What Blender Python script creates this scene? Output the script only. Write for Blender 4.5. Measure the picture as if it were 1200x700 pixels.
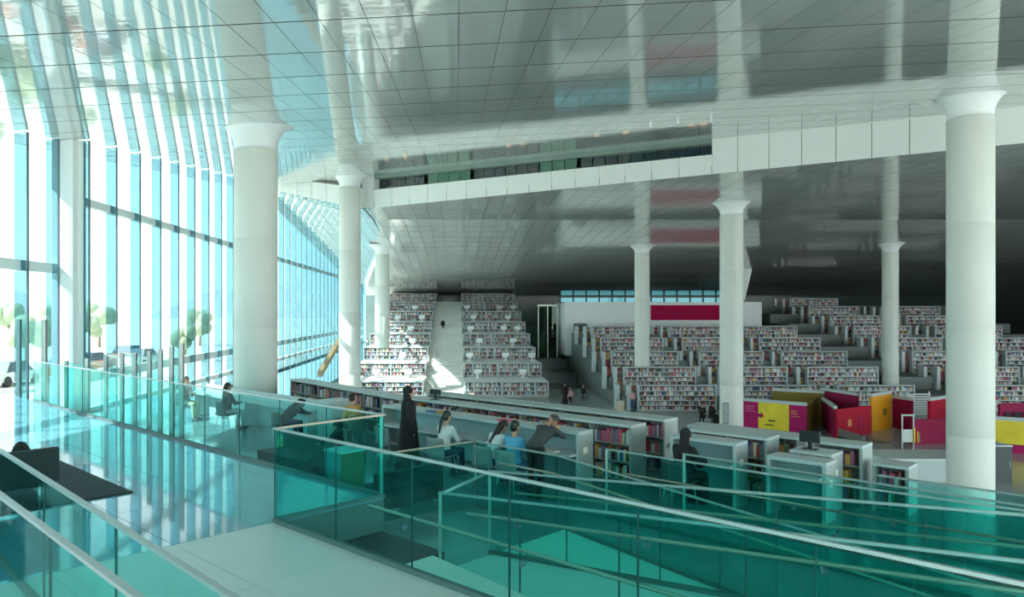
import bpy, bmesh, math, random
from mathutils import Vector, Matrix
random.seed(7)
for o in list(bpy.data.objects): bpy.data.objects.remove(o)
scene = bpy.context.scene
COL = scene.collection
E = 2.55                      # eye height above the near tiled platform (z = 0)
F, VX, VY = 875.0, 535.0, 365.0

# ------------------------------------------------------------------ camera
cam = bpy.data.cameras.new('camera'); cam.sensor_width = 36.0; cam.lens = 36.0*F/1200.0
cam.shift_x = (600-VX)/1200.0; cam.shift_y = (VY-350)/1200.0
cam.clip_start = 0.05; cam.clip_end = 2000
camo = bpy.data.objects.new('camera', cam); COL.objects.link(camo)
camo.location = (0, 0, E); camo.rotation_euler = (math.pi/2, 0, 0)
scene.camera = camo

# ------------------------------------------------------------------ world, sun, exposure
world = bpy.data.worlds.new('sky'); scene.world = world; world.use_nodes = True
wn = world.node_tree.nodes; wl = world.node_tree.links; wn.clear()
wo = wn.new('ShaderNodeOutputWorld'); bg = wn.new('ShaderNodeBackground')
tc = wn.new('ShaderNodeTexCoord'); sx = wn.new('ShaderNodeSeparateXYZ'); rp = wn.new('ShaderNodeValToRGB')
wl.new(tc.outputs['Generated'], sx.inputs[0]); wl.new(sx.outputs['Z'], rp.inputs[0])
rp.color_ramp.elements[0].position = 0.0; rp.color_ramp.elements[0].color = (0.83, 0.96, 0.955, 1)
rp.color_ramp.elements[1].position = 0.55; rp.color_ramp.elements[1].color = (0.70, 0.89, 0.94, 1)
wl.new(rp.outputs[0], bg.inputs[0]); wl.new(bg.outputs[0], wo.inputs[0])
bg.inputs[1].default_value = 2.6
sun = bpy.data.lights.new('sun', 'SUN'); sun.energy = 9.0; sun.angle = 0.009; sun.color = (1.0, 0.96, 0.88)
suno = bpy.data.objects.new('sun', sun); COL.objects.link(suno)
suno.rotation_euler = Vector((0.67, 0.34, -0.66)).to_track_quat('-Z', 'Y').to_euler()
suno.location = (-40, -20, 60)
vs = scene.view_settings
vs.view_transform = 'Standard'; vs.look = 'None'; vs.gamma = 1.0; vs.use_curve_mapping = False
vs.exposure = 1.05
cy = scene.cycles
cy.transparent_max_bounces = 48; cy.max_bounces = 9; cy.diffuse_bounces = 4; cy.glossy_bounces = 5
cy.sample_clamp_indirect = 6.0; cy.caustics_reflective = False; cy.caustics_refractive = False
cy.use_denoising = True

# ------------------------------------------------------------------ materials
MATS = {}
def mat(name, col, rough=0.6, metal=0.0, spec=0.5, var=0.0, vscale=4.0, bump=0.0, bscale=20.0, attr=False, emit=0.0, coord='Object', stretch=(1,1,1)):
    if name in MATS: return MATS[name]
    m = bpy.data.materials.new(name); m.use_nodes = True
    nt = m.node_tree; b = nt.nodes['Principled BSDF']
    b.inputs['Base Color'].default_value = (*col, 1); b.inputs['Roughness'].default_value = rough
    b.inputs['Metallic'].default_value = metal; b.inputs['Specular IOR Level'].default_value = spec
    m.diffuse_color = (*col, 1)
    src = None
    t = nt.nodes.new('ShaderNodeTexCoord'); mp = nt.nodes.new('ShaderNodeMapping')
    mp.inputs['Scale'].default_value = stretch
    nt.links.new(t.outputs[coord], mp.inputs[0])
    if attr:
        a = nt.nodes.new('ShaderNodeAttribute'); a.attribute_name = 'Col'; src = a.outputs['Color']
    if var > 0:
        n = nt.nodes.new('ShaderNodeTexNoise'); n.inputs['Scale'].default_value = vscale; n.inputs['Detail'].default_value = 4
        nt.links.new(mp.outputs[0], n.inputs['Vector'])
        r = nt.nodes.new('ShaderNodeMapRange'); r.inputs['To Min'].default_value = 1-var; r.inputs['To Max'].default_value = 1+var
        nt.links.new(n.outputs['Fac'], r.inputs['Value'])
        mx = nt.nodes.new('ShaderNodeMix'); mx.data_type = 'RGBA'; mx.blend_type = 'MULTIPLY'; mx.inputs['Factor'].default_value = 1
        if src: nt.links.new(src, mx.inputs['A'])
        else: mx.inputs['A'].default_value = (*col, 1)
        nt.links.new(r.outputs[0], mx.inputs['B']); src = mx.outputs['Result']
    if src: nt.links.new(src, b.inputs['Base Color'])
    if bump > 0:
        n2 = nt.nodes.new('ShaderNodeTexNoise'); n2.inputs['Scale'].default_value = bscale; n2.inputs['Detail'].default_value = 2
        nt.links.new(mp.outputs[0], n2.inputs['Vector'])
        bp = nt.nodes.new('ShaderNodeBump'); bp.inputs['Strength'].default_value = bump; bp.inputs['Distance'].default_value = 0.02
        nt.links.new(n2.outputs['Fac'], bp.inputs['Height']); nt.links.new(bp.outputs[0], b.inputs['Normal'])
    if emit > 0:
        b.inputs['Emission Color'].default_value = (*col, 1); b.inputs['Emission Strength'].default_value = emit
    MATS[name] = m; return m
def glass(name, tint, refl=1.0, rough=0.0):
    if name in MATS: return MATS[name]
    m = bpy.data.materials.new(name); m.use_nodes = True; nt = m.node_tree; nt.nodes.clear()
    out = nt.nodes.new('ShaderNodeOutputMaterial'); tr = nt.nodes.new('ShaderNodeBsdfTransparent'); gl = nt.nodes.new('ShaderNodeBsdfGlossy')
    mix = nt.nodes.new('ShaderNodeMixShader'); lw = nt.nodes.new('ShaderNodeLayerWeight'); lw.inputs['Blend'].default_value = 0.5
    pw5 = nt.nodes.new('ShaderNodeMath'); pw5.operation = 'POWER'; pw5.inputs[1].default_value = 4.5
    mul = nt.nodes.new('ShaderNodeMath'); mul.operation = 'MULTIPLY_ADD'; mul.inputs[1].default_value = 0.5*refl; mul.inputs[2].default_value = 0.025*refl
    tr.inputs[0].default_value = (*tint, 1); gl.inputs['Roughness'].default_value = rough; gl.inputs[0].default_value = (0.9, 1, 0.98, 1)
    nt.links.new(lw.outputs['Facing'], pw5.inputs[0]); nt.links.new(pw5.outputs[0], mul.inputs[0])
    nt.links.new(mul.outputs[0], mix.inputs[0]); nt.links.new(tr.outputs[0], mix.inputs[1]); nt.links.new(gl.outputs[0], mix.inputs[2])
    nt.links.new(mix.outputs[0], out.inputs[0]); m.diffuse_color = (*tint, 0.3)
    MATS[name] = m; return m

M_CEIL = mat('ceiling_metal', (0.62, 0.66, 0.63), 0.05, 0.25, 0.9, var=0.05, vscale=0.7, bump=0.16, bscale=1.3, stretch=(.6, 2.4, 1))
M_CEIL2 = mat('ceiling_metal_low', (0.64, 0.67, 0.64), 0.06, 0.25, 0.7, var=0.05, vscale=0.5, bump=0.14, bscale=1.2, stretch=(.5, 2.0, 1))
M_JOINT = mat('joint_dark', (0.10, 0.085, 0.06), 0.8, var=0.1)
M_FASCIA = mat('fascia_white', (0.86, 0.90, 0.885), 0.35, 0, 0.5, var=0.03, vscale=0.6)
M_COLUMN = mat('column_concrete', (0.70, 0.73, 0.68), 0.55, var=0.04, vscale=1.2, bump=0.03, bscale=14)
M_WHITE = mat('white_paint', (0.84, 0.88, 0.88), 0.45, var=0.03)
M_PIER = mat('pier_white', (0.90, 0.91, 0.90), 0.5, var=0.02)
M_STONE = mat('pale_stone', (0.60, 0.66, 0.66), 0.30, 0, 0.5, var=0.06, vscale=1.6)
M_POLISH = mat('polished_stone', (0.15, 0.36, 0.46), 0.05, 0, 0.40, var=0.05, vscale=1.2, bump=0.012, bscale=5)  # pale stone; blue of the reflected sky is put into the base colour
M_READF = mat('reading_floor', (0.20, 0.31, 0.34), 0.10, 0, 0.6, var=0.06, vscale=1.0)
M_RAMP = mat('ramp_floor', (0.86, 0.88, 0.84), 0.4, var=0.05, vscale=1.0)
M_LOWF = mat('lower_floor', (0.34, 0.40, 0.40), 0.15, 0, 0.6, var=0.08, vscale=0.6)
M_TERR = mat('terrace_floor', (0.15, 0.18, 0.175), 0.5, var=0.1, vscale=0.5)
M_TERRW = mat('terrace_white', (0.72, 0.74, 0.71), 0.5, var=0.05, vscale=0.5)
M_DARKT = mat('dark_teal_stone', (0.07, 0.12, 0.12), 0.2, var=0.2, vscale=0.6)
M_STEEL = mat('brushed_steel', (0.38, 0.47, 0.47), 0.42, 0.5, 0.5, var=0.05, vscale=30)
M_RAILD = mat('handrail_dull', (0.30, 0.30, 0.24), 0.4, 0.5, var=0.08, vscale=20)
M_BRONZE = mat('bronze_rail', (0.38, 0.30, 0.24), 0.35, 0.7, var=0.08, vscale=20)
M_MULL = mat('mullion_grey', (0.84, 0.92, 0.91), 0.4, 0.0, var=0.04)
M_FINEDGE = mat('fin_edge', (0.10, 0.15, 0.18), 0.4, 0.3, var=0.05)
M_CHAN = mat('base_channel', (0.12, 0.17, 0.17), 0.6, 0.2, var=0.05)
M_POST = mat('post_grey', (0.40, 0.43, 0.41), 0.35, 0.6, var=0.05)
M_GLASS = glass('balustrade_glass', (0.66, 0.962, 0.945), 0.5)
M_GEDGE = mat('glass_edge', (0.01, 0.075, 0.07), 0.3, 0, 0.3, var=0.1)
M_PANE = glass('facade_glass', (0.67, 0.71, 0.71), 0.7)
M_FIN = glass('fin_glass', (0.50, 0.68, 0.74), 0.4)
M_GATE = glass('gate_glass', (0.74, 0.93, 0.91), 0.7)
M_GREENG = glass('green_glass', (0.25, 0.55, 0.36), 0.9)
M_SHELFG = mat('shelf_grey', (0.62, 0.68, 0.68), 0.4, 0.1, var=0.03)
M_SHELFW = mat('shelf_white', (0.50, 0.58, 0.59), 0.4, var=0.02)
M_SHELFD = mat('shelf_inside', (0.20, 0.20, 0.19), 0.6, var=0.08)
M_ENDP = mat('end_panel_grey', (0.36, 0.41, 0.40), 0.45, 0.2, var=0.04)
M_BLACK = mat('black_plastic', (0.012, 0.014, 0.016), 0.4, var=0.1)
M_CHAR = mat('charcoal_fabric', (0.022, 0.027, 0.03), 0.85, var=0.15, vscale=30)
M_RUG = mat('rug_charcoal', (0.03, 0.05, 0.06), 0.95, var=0.2, vscale=40, bump=0.3, bscale=150)
M_BOOKS = mat('book_covers', (0.5, 0.5, 0.5), 0.6, attr=True, var=0.08, vscale=3)
M_CHAIR = mat('chair_shell_grey', (0.25, 0.28, 0.29), 0.6, var=0.05)
M_CHROME = mat('chrome', (0.45, 0.48, 0.48), 0.4, 0.8, var=0.03)
M_MAGENTA = mat('magenta_panel', (0.42, 0.015, 0.13), 0.6, 0, 0.15, var=0.06, vscale=2)
M_MAROON = mat('maroon_panel', (0.30, 0.012, 0.07), 0.6, 0, 0.15, var=0.1, vscale=2)
M_CRIM = mat('crimson_panel', (0.42, 0.008, 0.035), 0.6, 0, 0.15, var=0.2, vscale=1.5)
M_YELLOW = mat('yellow_panel', (0.80, 0.64, 0.03), 0.5, var=0.25, vscale=1.2)
M_ORANGE = mat('orange_panel', (0.75, 0.33, 0.01), 0.5, var=0.15, vscale=1.2)
M_OLIVE = mat('olive_panel', (0.22, 0.16, 0.02), 0.55, var=0.15, vscale=1.2)
M_PRINTP = mat('print_pink', (0.55, 0.15, 0.26), 0.6, var=0.05)
M_PRINTO = mat('print_orange', (0.70, 0.28, 0.08), 0.6, var=0.05)
M_PRINTD = mat('print_dark', (0.10, 0.09, 0.03), 0.6, var=0.05)

# ------------------------------------------------------------------ mesh helpers
class MB:
    def __init__(s): s.v = []; s.f = []; s.m = []; s.c = []; s.sm = []
    def quad(s, pts, mi=0, col=None, smooth=False):
        n = len(s.v); s.v += [tuple(p) for p in pts]; s.f.append(tuple(range(n, n+len(pts)))); s.m.append(mi); s.c.append(col); s.sm.append(smooth)
    def face(s, idx, mi=0, col=None, smooth=False): s.f.append(tuple(idx)); s.m.append(mi); s.c.append(col); s.sm.append(smooth)
    def obox(s, o, a, b, c, mi=0, col=None, mis=None):
        """parallelepiped: origin + three edge vectors; mis = material per face (bottom, top, -b side, +a side, +b side, -a side)"""
        o, a, b, c = Vector(o), Vector(a), Vector(b), Vector(c)
        if a.cross(b).dot(c) < 0: o = o+a; a = -a
        n = len(s.v)
        s.v += [tuple(p) for p in (o, o+a, o+a+b, o+b, o+c, o+a+c, o+a+b+c, o+b+c)]
        for k, q in enumerate(((3,2,1,0),(4,5,6,7),(0,1,5,4),(1,2,6,5),(2,3,7,6),(3,0,4,7))):
            s.f.append(tuple(n+i for i in q)); s.m.append(mis[k] if mis else mi); s.c.append(col); s.sm.append(False)
    def box(s, x0, x1, y0, y1, z0, z1, mi=0, col=None): s.obox((x0,y0,z0), (x1-x0,0,0), (0,y1-y0,0), (0,0,z1-z0), mi, col)
    def prism(s, poly, z0, z1, mi=0, mi_side=None):
        n = len(poly); k = len(s.v); f0 = z0 if callable(z0) else (lambda x, y: z0); f1 = z1 if callable(z1) else (lambda x, y: z1)
        ar = sum(poly[i][0]*poly[(i+1)%n][1]-poly[(i+1)%n][0]*poly[i][1] for i in range(n))
        if ar < 0: poly = poly[::-1]
        s.v += [(p[0], p[1], f0(*p[:2])) for p in poly]+[(p[0], p[1], f1(*p[:2])) for p in poly]
        s.face(range(k+n-1, k-1, -1), mi); s.face(range(k+n, k+2*n), mi)
        for i in range(n): s.face((k+i, k+(i+1)%n, k+n+(i+1)%n, k+n+i), mi if mi_side is None else mi_side)
    def tube(s, pts, r, n=8, mi=0, caps=True, squash=1.0):
        pts = [Vector(p) for p in pts]; rs = r if isinstance(r, (list, tuple)) else [r]*len(pts); k = len(s.v)
        for i, p in enumerate(pts):
            d = (pts[min(i+1, len(pts)-1)]-pts[max(i-1, 0)]).normalized()
            up = Vector((0,0,1)) if abs(d.z) < 0.95 else Vector((1,0,0))
            a = d.cross(up).normalized(); b = a.cross(d).normalized()
            for j in range(n):
                t = 2*math.pi*j/n; s.v.append(tuple(p+a*(math.cos(t)*rs[i])+b*(math.sin(t)*rs[i]*squash)))
        for i in range(len(pts)-1):
            for j in range(n): s.face((k+i*n+j, k+i*n+(j+1)%n, k+(i+1)*n+(j+1)%n, k+(i+1)*n+j), mi, smooth=True)
        if caps:
            s.face([k+j for j in range(n)][::-1], mi); s.face([k+(len(pts)-1)*n+j for j in range(n)], mi)
    def lathe(s, prof, cx, cy, n=32, mi=0):
        k = len(s.v)
        for r, z in prof:
            for j in range(n): t = 2*math.pi*j/n; s.v.append((cx+r*math.cos(t), cy+r*math.sin(t), z))
        for i in range(len(prof)-1):
            for j in range(n): s.face((k+i*n+j, k+i*n+(j+1)%n, k+(i+1)*n+(j+1)%n, k+(i+1)*n+j), mi, smooth=True)
        s.face([k+j for j in range(n)][::-1], mi); s.face([k+(len(prof)-1)*n+j for j in range(n)], mi)
    def ball(s, c, r, n=10, m=7, mi=0):
        c = Vector(c); r = Vector(r) if isinstance(r, (tuple, list, Vector)) else Vector((r, r, r)); k = len(s.v)
        s.v.append(tuple(c-Vector((0,0,r.z))))
        for i in range(1, m):
            ph = -math.pi/2+math.pi*i/m
            for j in range(n): t = 2*math.pi*j/n; s.v.append((c.x+r.x*math.cos(ph)*math.cos(t), c.y+r.y*math.cos(ph)*math.sin(t), c.z+r.z*math.sin(ph)))
        s.v.append(tuple(c+Vector((0,0,r.z)))); top = len(s.v)-1
        for j in range(n):
            s.face((k, k+1+(j+1)%n, k+1+j), mi, smooth=True); s.face((top, top-n+j, top-n+(j+1)%n), mi, smooth=True)
        for i in range(m-2):
            for j in range(n): a = k+1+i*n; s.face((a+j, a+(j+1)%n, a+n+(j+1)%n, a+n+j), mi, smooth=True)
    def mesh(s, name, mats):
        me = bpy.data.meshes.new(name); me.from_pydata(s.v, [], s.f)
        for m in (mats if isinstance(mats, (list, tuple)) else [mats]): me.materials.append(m)
        me.polygons.foreach_set('material_index', s.m); me.polygons.foreach_set('use_smooth', s.sm)
        if any(c is not None for c in s.c):
            ca = me.color_attributes.new('Col', 'FLOAT_COLOR', 'CORNER'); arr = []
            for f, c in zip(s.f, s.c): arr += list((*(c or (0.5,0.5,0.5)), 1.0))*len(f)
            ca.data.foreach_set('color', arr)
        me.update(); return me
    def build(s, name, mats, parent=None, loc=None):
        return link(name, s.mesh(name, mats), parent, loc)
def link(name, me, parent=None, loc=None):
    o = bpy.data.objects.new(name, me); COL.objects.link(o)
    if parent: o.parent = parent
    if loc: o.location = loc
    return o
def empty(name, loc=(0,0,0), rz=0):
    o = bpy.data.objects.new(name, None); COL.objects.link(o); o.location = loc; o.rotation_euler = (0,0,rz); o.empty_display_size = 0.1; return o
def tag(o, label=None, cat=None, group=None, kind=None):
    if label: o['label'] = label
    if cat: o['category'] = cat
    if group: o['group'] = group
    if kind: o['kind'] = kind
    return o
def copy_tree(o, parent=None):
    c = o.copy(); COL.objects.link(c); c.parent = parent
    for ch in list(o.children): copy_tree(ch, c)
    return c
# diagonal frame of the near platform, ramps and reading desks: u runs towards the lower right of the hall, v away from the viewer
CX, CY = -2.2, 9.03
S2 = math.sqrt(0.5)
UD = Vector((S2, -S2, 0)); VD = Vector((S2, S2, 0)); ZD = Vector((0,0,1))
def W(u, v, z=0.0): return Vector((CX+S2*(u+v), CY+S2*(v-u), z))
def uv(x, y): dx, dy = x-CX, y-CY; return (S2*(dx-dy), S2*(dx+dy))
ZR = -0.85        # reading floor
ZL = E-7.7        # low central floor
ORD = ['first', 'second', 'third', 'fourth', 'fifth', 'sixth', 'seventh', 'eighth', 'ninth', 'tenth', 'eleventh', 'twelfth']
# ================================================================== SETTING
def hU(x, y): return E+5.93+0.05*(x+6.45)+0.11*(y-24)
def fY(x): return 46.7-0.668*(x+5.9)
def hL(x, y):
    k = min(1.0, max(0.0, (-5.9-x)/6.8)); hn = 6.4+1.95*k
    t = min(1.0, max(0.0, (y-52)/60.0)); return E+hn+(2.4-hn)*t
XW, XN = -12.7, -13.35          # facade planes (far run, near run)
def clip(poly, a, b, c):        # keep a*x+b*y <= c
    out = []
    for i in range(len(poly)):
        p, q = poly[i], poly[(i+1) % len(poly)]; dp, dq = a*p[0]+b*p[1]-c, a*q[0]+b*q[1]-c
        if dp <= 0: out.append(p)
        if dp*dq < 0: t = dp/(dp-dq); out.append((p[0]+(q[0]-p[0])*t, p[1]+(q[1]-p[1])*t))
    return out
def pxy(x, y, z): return (VX+F*x/y, VY-F*(z-E)/y)

# ---- upper ceiling: folded metal panels, each its own piece where large
ceil_up = tag(empty('ceiling', (0, 0, E+5)), 'glossy pale metal panel ceiling above the near platform', kind='structure')
b = MB(); poly = [(XN-1.5, -8), (48, -8), (48, fY(48)), (XN-1.5, fY(XN-1.5))]
b.prism(poly, lambda x, y: hU(x, y)+0.03, lambda x, y: hU(x, y)+0.4); b.build('backing', M_JOINT, ceil_up).location = (0,0,0)
ceil_up.location = (0,0,0)
PW, PL = 0.775, 2.15
cells = []
for i in range(-19, 62):
    for j in range(-3, 26):
        x0, y0 = 0.04+i*PW, 1.75+j*PL
        q = [(x0+.005, y0+.026), (x0+PW-.005, y0+.026), (x0+PW-.005, y0+PL-.026), (x0+.005, y0+PL-.026)]
        q = clip(q, 0.668, 1.0, 46.7-0.668*5.9-0.04)
        if len(q) < 3: continue
        q = clip(q, -1, 0, -(XN-1.4))
        if len(q) < 3: continue
        cxm = sum(p[0] for p in q)/len(q); cym = sum(p[1] for p in q)/len(q)
        area = 0; seen = False
        if cym > 4:
            pp = [pxy(p[0], max(p[1], 1), hU(*p)) for p in q]
            area = abs(sum(pp[k][0]*pp[(k+1)%len(pp)][1]-pp[(k+1)%len(pp)][0]*pp[k][1] for k in range(len(pp))))/2
            mx, my = pxy(cxm, cym, hU(cxm, cym)); seen = -20 < mx < 1220 and -15 < my < 700
        cells.append((area if seen else 0, q))
cells.sort(key=lambda c: -c[0])
bulk = MB()
for k, (a, q) in enumerate(cells):
    m = MB() if k < 300 else bulk
    m.prism(q, hU, lambda x, y: hU(x, y)+0.028, 0, 1)
    if k < 300: m.build('ceiling_panel', [M_CEIL, M_JOINT], ceil_up)
tag(bulk.build('ceiling_panels', [M_CEIL, M_JOINT], ceil_up), kind='stuff')

# ---- lower ceiling
ceil_lo = tag(empty('ceiling'), 'darker glossy panel ceiling sloping down over the book terraces', kind='structure')
b = MB(); b.prism([(-14.2, fY(-14.2)), (-5.9, fY(-5.9)), (-5.9, 52), (-14.2, 52.7)], lambda x, y: hL(x, y)+1.3, lambda x, y: hL(x, y)+1.6)
b.prism([(-14.2, 52.7), (-5.9, 52), (-5.9, 112), (-14.2, 112)], lambda x, y: hL(x, y)+1.3, lambda x, y: hL(x, y)+1.6)
b.prism([(-5.9, fY(-5.9)), (80, -8), (80, 52), (-5.9, 52)][0:1]+[(76, -8), (80, -8), (80, 52), (-5.9, 52)], E+6.43, E+6.8)
b.prism([(-5.9, 52), (80, 52), (80, 116), (-5.9, 116)], lambda x, y: hL(x, y)+.03, lambda x, y: hL(x, y)+.4)
b.build('backing', mat('ceiling_backing', (0.16, 0.16, 0.14), 0.6, 0.2, var=0.05), ceil_lo)
m = MB(); QW, QL = 0.92, 2.5
for i in range(-15, 86):
    for j in range(0, 36):
        x0, y0 = i*QW, 22+j*QL
        cxm, cym = x0+QW/2, y0+QL/2
        if cxm > 0.78*cym+6 or cxm < -14.2: continue
        q = [(x0+.012, y0+.02), (x0+QW-.012, y0+.02), (x0+QW-.012, y0+QL-.02), (x0+.012, y0+QL-.02)]
        q = clip(q, -0.668, -1.0, -(46.7-0.668*5.9)-0.03)
        if len(q) < 3: continue
        k = len(m.v); m.v += [(p[0], p[1], hL(*p)) for p in q]; m.face(range(k+len(q)-1, k-1, -1))
        m.v += [(p[0], p[1], hL(*p)+.03) for p in q]; n = len(q)
        for e in range(n): m.face((k+e, k+(e+1)%n, k+n+(e+1)%n, k+n+e), 1)
tag(m.build('ceiling_panels', [M_CEIL2, M_JOINT], ceil_lo), kind='stuff')

# ---- fascia between the two ceilings, with the long dark clerestory slot
fas = tag(empty('trim_1'), 'white panelled ceiling fascia with a long dark clerestory slot', kind='structure')
fd = Vector((1, -0.668, 0)); fn = Vector((-0.668, -1, 0)).normalized()
X0s, X1s = -5.1, 11.9         # slot extent
x = -12.9; edges = []
while x < 40: edges.append(x); x += 1.12
# make slot ends fall on panel edges
edges = sorted(set([e for e in edges if abs(e-X0s) > .3 and abs(e-X1s) > .3]+[X0s, X1s]))
for a, c in zip(edges[:-1], edges[1:]):
    g = 0.012; a2, c2 = a+g, c-g
    z0a, z0c = hL(a2, fY(a2)), hL(c2, fY(c2)); z1a, z1c = hU(a2, fY(a2))+.12, hU(c2, fY(c2))+.12
    if z1a-z0a < 0.05 and z1c-z0c < .05: continue
    if X0s-.01 <= a and c <= X1s+.01: z1a = z0a+0.52*(z1a-z0a); z1c = z0c+0.52*(z1c-z0c)
    P = [Vector((a2, fY(a2), z0a)), Vector((c2, fY(c2), z0c)), Vector((c2, fY(c2), z1c)), Vector((a2, fY(a2), z1a))]
    m = MB(); back = -fn*0.05; k = len(m.v); m.v += [tuple(p) for p in P]+[tuple(p+back) for p in P]
    m.face((0,1,2,3)); m.face((7,6,5,4))
    for e in range(4): m.face((e, 4+e, 4+(e+1)%4, (e+1)%4))
    m.build('fascia_panel', M_FASCIA, fas)
m = MB()                                       # dark carcass behind the panels
for a, c in zip(edges[:-1], edges[1:]):
    if X0s-.01 <= a and c <= X1s+.01: continue
    P = [Vector((a, fY(a), hL(a, fY(a)))), Vector((c, fY(c), hL(c, fY(c)))), Vector((c, fY(c), hU(c, fY(c)))), Vector((a, fY(a), hU(a, fY(a))))]
    m.quad([p-fn*0.055 for p in P])
m.build('carcass', M_JOINT, fas)
def fpt(x, t, back): p = Vector((x, fY(x), 0)); z0, z1 = hL(x, fY(x)), hU(x, fY(x)); p.z = z0+(z1-z0)*t; return p-fn*back
def fbox(name, xa, xb, ta, tb, ba, bb, mt):
    m = MB(); P = [fpt(xa, ta, ba), fpt(xb, ta, ba), fpt(xb, tb, ba), fpt(xa, tb, ba)]; Q = [fpt(xa, ta, bb), fpt(xb, ta, bb), fpt(xb, tb, bb), fpt(xa, tb, bb)]
    m.v += [tuple(p) for p in P+Q]; m.face((0,1,2,3)); m.face((7,6,5,4))
    for e in range(4): m.face((e, 4+e, 4+(e+1)%4, (e+1)%4))
    return m.build(name, mt, fas)
fbox('slot_sill', X0s, X1s, .50, .53, .05, 2.2, M_FASCIA)
fbox('slot_soffit', X0s, X1s, .88, 1.08, .02, 2.2, mat('slot_soffit', (0.22, 0.30, 0.27), 0.3, 0.2, var=0.1))
fbox('slot_back', X0s, X1s, .5, .95, 2.2, 2.3, mat('slot_dark', (0.015, 0.025, 0.03), 0.3, var=0.2))
for xa, xb, nm in ((X0s, -2.2, 'd'), (-1.9, 0.6, 'g'), (0.7, 4.2, 'd'), (4.3, 6.1, 'g'), (6.2, X1s, 'd')):
    n = max(2, int((xb-xa)/0.55)); w = (xb-xa)/n
    for k in range(n):
        fbox('slot_pane', xa+k*w+.02, xa+(k+1)*w-.02, .53, .90, .5 if nm == 'd' else .35, .54 if nm == 'd' else .39,
             mat('slot_glass_dark', (0.012, 0.03, 0.04), 0.08, 0.0, 0.8, var=0.3) if nm == 'd' else mat('slot_glass_green', (0.05, 0.17, 0.11), 0.12, 0.0, 0.7, var=0.2))
M_LAMP = mat('warm_lamp', (1.0, 0.62, 0.30), 0.5, emit=1.2)
fbox('slot_end', X0s-.1, X0s, .45, 1.08, .0, 2.25, M_FASCIA); fbox('slot_end', X1s, X1s+.1, .45, 1.08, .06, 2.25, M_FASCIA)
for xl in (-4.6, -3.4, 2.6, 3.3, 6.9, 8.2, 10.9, 11.4): fbox('slot_lamp', xl, xl+.22, .56, .585, .44, .49, M_LAMP)

# ---- left facade: glass fins, panes and transoms
wall = tag(empty('wall_left'), 'tall glazed facade of blue glass fins and grey transoms', kind='structure')
def topz(y): return min(hU(XW, y), 1e9) if y <= fY(XW) else hL(XW, y)
PITCH = 2.02
ys = [25.05+PITCH*i for i in range(39)]
HB, HT = E-2.25, E+3.7
for i, y in enumerate(ys):
    m = MB(); zt = topz(y)-0.02; z0 = ZR if y < 35 else ZL+.4
    m.box(XW, XW+.36, y-.02, y+.02, z0, zt, 0)
    gf = m.build('glass_fin', M_FIN, wall); m = MB(); m.box(XW+.36, XW+.40, y-.035, y+.035, z0, zt); m.build('fin_edge', M_FINEDGE, gf)
    if i < len(ys)-1:
        y1 = ys[i+1]
        for za, zb in ((z0, HB-.17), (HB+.17, HT-.14), (HT+.14, None)):
            m = MB(); t0, t1 = (zb, zb) if zb else (topz(y+.03)-.02, topz(y1-.03)-.02)
            if min(t0, t1) <= za+.1: continue
            P = [(XW-.01, y+.03, za), (XW-.01, y1-.03, za), (XW-.01, y1-.03, t1), (XW-.01, y+.03, t0)]
            Q = [(p[0]-.03, p[1], p[2]) for p in P]; m.v += P+Q
            for f in ((0,1,2,3), (7,6,5,4), (0,4,5,1), (1,5,6,2), (2,6,7,3), (3,7,4,0)): m.face(f)
            m.build('window_pane', M_PANE, wall)
for z, th in ((HB, .34), (HT, .28)):
    ymax = ys[-1] if z < E else 85
    m = MB(); m.box(XW-.08, XW+.16, ys[0], ymax, z-th/2, z+th/2); m.build('transom', M_MULL, wall)
m = MB(); m.box(XW-.1, XW+.25, ys[0], ys[-1]+.1, ZR-.1, ZR+.12); m.build('sill_rail', M_MULL, wall)
m = MB(); m.box(XW+.02, XW+.20, 24.98, 25.18, ZR, topz(25)-.02); m.build('corner_mullion', M_MULL, wall)
# near run of the facade with the white pier
wn2 = tag(empty('wall_left_near'), 'near run of tall glazing beside the white pier', kind='structure')
yn = [24.3-1.75*i for i in range(19)]
for i, y in enumerate(yn):
    zt = hU(XN, y)-.02; m = MB(); m.box(XN, XN+.38, y-.02, y+.02, ZR, zt, 0); m.box(XN+.38, XN+.42, y-.035, y+.035, ZR, zt, 1)
    m.build('glass_fin', [M_FIN, M_FINEDGE], wn2)
    y1 = yn[i-1]-.03 if i else 24.6
    for za, zb in ((ZR, E+1.22), (E+1.58, None)):
        m = MB(); t0, t1 = (zb, zb) if zb else (hU(XN, y)-.02, hU(XN, y1)-.02)
        P = [(XN-.01, y+.03, za), (XN-.01, y1, za), (XN-.01, y1, t1), (XN-.01, y+.03, t0)]; Q = [(p[0]-.03, p[1], p[2]) for p in P]; m.v += P+Q
        for f in ((0,1,2,3), (7,6,5,4), (0,4,5,1), (1,5,6,2), (2,6,7,3), (3,7,4,0)): m.face(f)
        m.build('window_pane', M_PANE, wn2)
m = MB(); m.box(XN-.08, XN+.2, yn[-1], 24.6, E+1.24, E+1.56); m.build('transom', M_MULL, wn2)
m = MB(); m.prism([(XN, 24.6), (XW+.06, 24.6), (XW+.06, 24.98), (XN, 24.98)], ZR, lambda x, y: hU(x, y)-.01); m.build('pier', M_PIER, wn2)

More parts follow.
